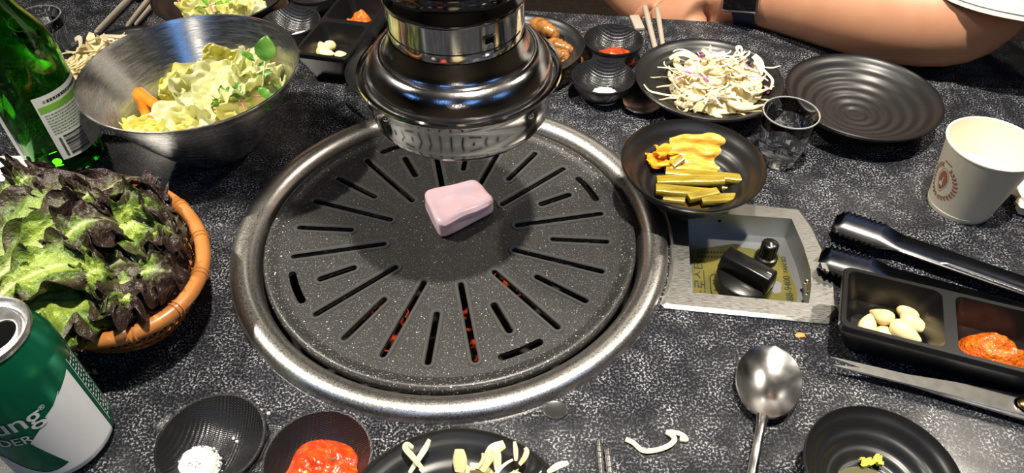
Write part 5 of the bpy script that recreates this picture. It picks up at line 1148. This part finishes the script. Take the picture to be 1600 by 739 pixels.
# diner across the table: forearm on the table, hand hanging off its far edge
pr = thing('person', 'person in grey T-shirt and light jeans resting a watch-wearing forearm on the table', 'person', (0.46, 0.66, FL))
po = Vector((0.46, 0.66, FL))
EL, WR = Vector((0.5150, 0.2350, 0.0500)), Vector((0.2960, 0.3760, 0.0120))
SHL, SHR = Vector((0.600, 0.420, 0.310)), Vector((0.220, 0.480, 0.320))
N = {'pelvis': ((0.44, 0.70, -0.22), 0.15, 0.11), 'waist': ((0.43, 0.64, -0.06), 0.135, 0.10), 'chest': ((0.415, 0.535, 0.15), 0.145, 0.095), 'top': ((0.41, 0.475, 0.31), 0.105, 0.075), 'neck': ((0.41, 0.445, 0.39), 0.052), 'skull': ((0.41, 0.425, 0.465), 0.072, 0.078), 'crown': ((0.41, 0.43, 0.575), 0.070, 0.080),
     'shl': (SHL, 0.060), 'ual': (SHL.lerp(EL, 0.5) + Vector((0.012, 0, 0)), 0.054), 'ual2': (SHL.lerp(EL, 0.80) + Vector((0.012, 0.004, 0)), 0.046), 'ell': (EL, 0.046), 'fal': (Vector((0.452, 0.254, 0.050)), 0.048, 0.046), 'fal2': (Vector((0.392, 0.297, 0.041)), 0.039, 0.037), 'fal3': (Vector((0.335, 0.346, 0.026)), 0.030, 0.027), 'wrl': (WR, 0.028, 0.024),
     'shr': (SHR, 0.060), 'uar': ((0.185, 0.50, 0.17), 0.050), 'elr': ((0.165, 0.53, 0.02), 0.043), 'far': ((0.215, 0.50, -0.05), 0.040), 'wrr': ((0.285, 0.465, -0.085), 0.028, 0.023),
     'hpl': ((0.54, 0.68, -0.22), 0.088), 'thl': ((0.585, 0.53, -0.205), 0.080), 'knl': ((0.62, 0.36, -0.150), 0.062), 'shn': ((0.605, 0.37, -0.42), 0.055), 'ank': ((0.61, 0.40, -0.645), 0.038), 'toe': ((0.615, 0.29, -0.690), 0.036, 0.028),
     'hpr': ((0.34, 0.68, -0.22), 0.088), 'thr': ((0.29, 0.55, -0.170), 0.080), 'knr': ((0.255, 0.43, -0.120), 0.062), 'shn2': ((0.26, 0.40, -0.42), 0.055), 'ank2': ((0.26, 0.42, -0.645), 0.038), 'toe2': ((0.26, 0.31, -0.690), 0.036, 0.028)}
Lk = [('pelvis', 'waist'), ('waist', 'chest'), ('chest', 'top'), ('top', 'neck'), ('neck', 'skull'), ('skull', 'crown'), ('top', 'shl'), ('shl', 'ual'), ('ual', 'ual2'), ('ual2', 'ell'), ('ell', 'fal'), ('fal', 'fal2'), ('fal2', 'fal3'), ('fal3', 'wrl'), ('top', 'shr'), ('shr', 'uar'), ('uar', 'elr'), ('elr', 'far'), ('far', 'wrr'), ('pelvis', 'hpl'), ('hpl', 'thl'), ('thl', 'knl'), ('knl', 'shn'), ('shn', 'ank'), ('ank', 'toe'), ('pelvis', 'hpr'), ('hpr', 'thr'), ('thr', 'knr'), ('knr', 'shn2'), ('shn2', 'ank2'), ('ank2', 'toe2')]
add_hand(N, Lk, 'wrl', (-0.80, 0.20, -0.50), (-0.45, -0.35, 0.80), 'L', 1.0, 0.32, 1)
add_hand(N, Lk, 'wrr', (0.70, -0.60, -0.30), (0, -0.2, 1), 'R', 1.0, 0.3, -1)
for k, g_ in (('ual', 1.05), ('ual2', 1.05), ('ell', 1.12), ('fal', 1.14), ('fal2', 1.2), ('fal3', 1.2), ('wrl', 1.2)): N[k] = (N[k][0], *[r_ * g_ for r_ in N[k][1:]])   # the grown surface shrinks a little
for k in N: N[k] = (Vector(N[k][0]) - po, *N[k][1:])
skin_body('body', N, Lk, 'skin', pr)
def sub(keys, grow): return {k: (N[k][0], *[r + grow for r in N[k][1:]]) for k in keys}
ks = ['pelvis', 'waist', 'chest', 'top', 'shl', 'ual', 'shr', 'uar']
S = sub(ks, 0.018); S['sl0'] = (N['ual2'][0], 0.092, 0.094); S['sl'] = (Vector((0.530, 0.242, 0.064)) - po, 0.100, 0.102); S['sr'] = (N['uar'][0].lerp(N['elr'][0], 0.4), 0.068, 0.068)
S['nk'] = (N['top'][0] + Vector((0, -0.01, 0.05)), 0.062, 0.062)
skin_body('t_shirt', S, [('pelvis', 'waist'), ('waist', 'chest'), ('chest', 'top'), ('top', 'shl'), ('shl', 'ual'), ('ual', 'sl0'), ('sl0', 'sl'), ('top', 'shr'), ('shr', 'uar'), ('uar', 'sr'), ('top', 'nk')], 'shirt_cloth', pr)
ks = ['pelvis', 'hpl', 'thl', 'knl', 'shn', 'ank', 'hpr', 'thr', 'knr', 'shn2', 'ank2']
skin_body('jeans', sub(ks, 0.022), [('pelvis', 'hpl'), ('hpl', 'thl'), ('thl', 'knl'), ('knl', 'shn'), ('shn', 'ank'), ('pelvis', 'hpr'), ('hpr', 'thr'), ('thr', 'knr'), ('knr', 'shn2'), ('shn2', 'ank2')], 'denim', pr)
hc = N['crown'][0]; mk('hair', ([v for v in lump(0.098, 3, 0.05, 14, (0.88, 1.0, 0.85))[0]], lump(0.098, 3, 0.05, 14)[1]), 'hair', pr, hc + Vector((0, 0.018, 0.012)))
for s in (-1, 1):
    mk('eye', lump(0.011, s, 0, 8, (1.2, 0.6, 0.7)), 'white_mark', pr, hc + Vector((s * 0.030, -0.068, -0.055))); mk('ear', lump(0.024, s, 0.1, 8, (0.35, 0.7, 1.1)), 'skin', pr, hc + Vector((s * 0.076, 0.005, -0.060)))
mk('nose', lump(0.016, 1, 0.1, 8, (0.7, 1.1, 1.4)), 'skin', pr, hc + Vector((0, -0.076, -0.080))); mk('mouth', lump(0.020, 1, 0.1, 8, (1.2, 0.5, 0.3)), 'pork', pr, hc + Vector((0, -0.066, -0.115)))
def sleeve(u, v):
    a = 2 * PI * v; c = Vector((0.543, 0.258, 0.088)).lerp(SHL, u); ax_ = (SHL - EL).normalized(); k = u ** 0.7
    e1 = Vector((1, 0, 0)).lerp((Vector((1, 0, 0)) - ax_ * ax_.x).normalized(), k).normalized(); e2 = Vector((0, 1, 0)).lerp(ax_.cross(e1), k).normalized()
    r = 0.090 * (1 - u) + 0.072 * u + 0.0025 * math.sin(a * 4 + u * 7) * (1 - u)
    return c + (e1 * math.cos(a) + e2 * math.sin(a)) * r - po
mk('sleeve', sheet(sleeve, 16, 49, 0.0016), 'shirt_cloth', pr)
def hem(v): return sleeve(0.0, v)
mk('sleeve_hem', tube([sleeve(0.012, k / 48) for k in range(48)], 0.0018, 6, closed=True), 'shirt_cloth', pr)
# wrist watch
wc = Vector((0.3260, 0.3535, 0.0235)); ax = (WR - Vector((0.392, 0.306, 0.040))).normalized(); wt = thing('wristwatch', 'square smart watch with dark band on the wrist at the table edge', 'watch', wc)
up = Vector((-0.10, -0.86, 0.42)); up = (up - ax * up.dot(ax)).normalized(); sd = ax.cross(up); R3 = Matrix((sd, ax, up)).transposed().to_euler(); wt.rotation_euler = R3
def band(u, v):
    a = 2 * PI * u; return Vector((0.0345 * math.cos(a), (v - 0.5) * 0.024, 0.0310 * math.sin(a)))
mk('band', sheet(band, 40, 5, 0.0028), 'watch_band', wt)
cs = mk('case', rbox(0.036, 0.042, 0.0105, 0.0042, 4), 'watch_metal', wt, (0, 0, 0.0290)); mk('screen', rbox(0.0315, 0.0375, 0.0022, 0.001, 3), 'watch_glass', cs, (0, 0, 0.0094))
mk('crown_wheel', xf(lathe([(0, 0.0022), (0.0032, 0.0020), (0.0034, 0), (0.0034, -0.002)], 18), rot=(0, PI / 2, 0)), 'watch_metal', cs, (0.0186, 0.010, 0.0055))
# second diner: fingertips over the far end of the chopsticks
p2 = Vector((-0.52, 0.80, FL))
pr2 = thing('person', 'person whose fingertips reach over the chopsticks at the top left', 'person', p2)
Wp = Vector((-0.398, 0.499, 0.075))
N2 = {'chest': ((-0.55, 0.78, 0.14), 0.150, 0.105), 'waist': ((-0.55, 0.82, -0.06), 0.135, 0.10), 'pelvis': ((-0.55, 0.84, -0.22), 0.15, 0.11), 'top': ((-0.55, 0.76, 0.30), 0.105, 0.075), 'neck': ((-0.55, 0.74, 0.385), 0.052), 'skull': ((-0.55, 0.72, 0.46), 0.072, 0.078), 'crown': ((-0.55, 0.725, 0.57), 0.070, 0.080), 'sh': ((-0.36, 0.76, 0.30), 0.060), 'el': ((-0.30, 0.66, 0.09), 0.045), 'fa': (Vector((-0.30, 0.66, 0.09)).lerp(Wp, 0.45), 0.040), 'wr': (Wp, 0.028, 0.023)}
L2 = [('chest', 'waist'), ('waist', 'pelvis'), ('chest', 'top'), ('top', 'neck'), ('neck', 'skull'), ('skull', 'crown'), ('top', 'sh'), ('sh', 'el'), ('el', 'fa'), ('fa', 'wr')]
add_hand(N2, L2, 'wr', (0.02, -0.80, -0.26), (0, -0.25, 1), 'H', 0.82, 0.28, 1)
for k in N2: N2[k] = (Vector(N2[k][0]) - p2, *N2[k][1:])
skin_body('body', N2, L2, 'skin', pr2)
S2 = {k: (N2[k][0], *[r + 0.012 for r in N2[k][1:]]) for k in ('chest', 'waist', 'pelvis', 'top', 'sh')}; S2['sl'] = (N2['sh'][0].lerp(N2['el'][0], 0.6), 0.066)
skin_body('t_shirt', S2, [('chest', 'waist'), ('waist', 'pelvis'), ('chest', 'top'), ('top', 'sh'), ('sh', 'sl')], 'bench_black', pr2)
mk('hair', lump(0.098, 5, 0.05, 14, (0.88, 1.0, 0.85)), 'hair', pr2, N2['crown'][0] + Vector((0, 0.018, 0.012)))
# bench behind the table
bn = thing('bench', 'dark padded bench behind the far table edge', 'bench', (0.0, 0.86, FL), TA)
mk('seat_pad', rbox(2.2, 0.42, 0.10, 0.02, 3), 'bench_black', bn, (0, 0, 0.26)); mk('base', rbox(2.1, 0.36, 0.26, 0.005), 'bench_black', bn)
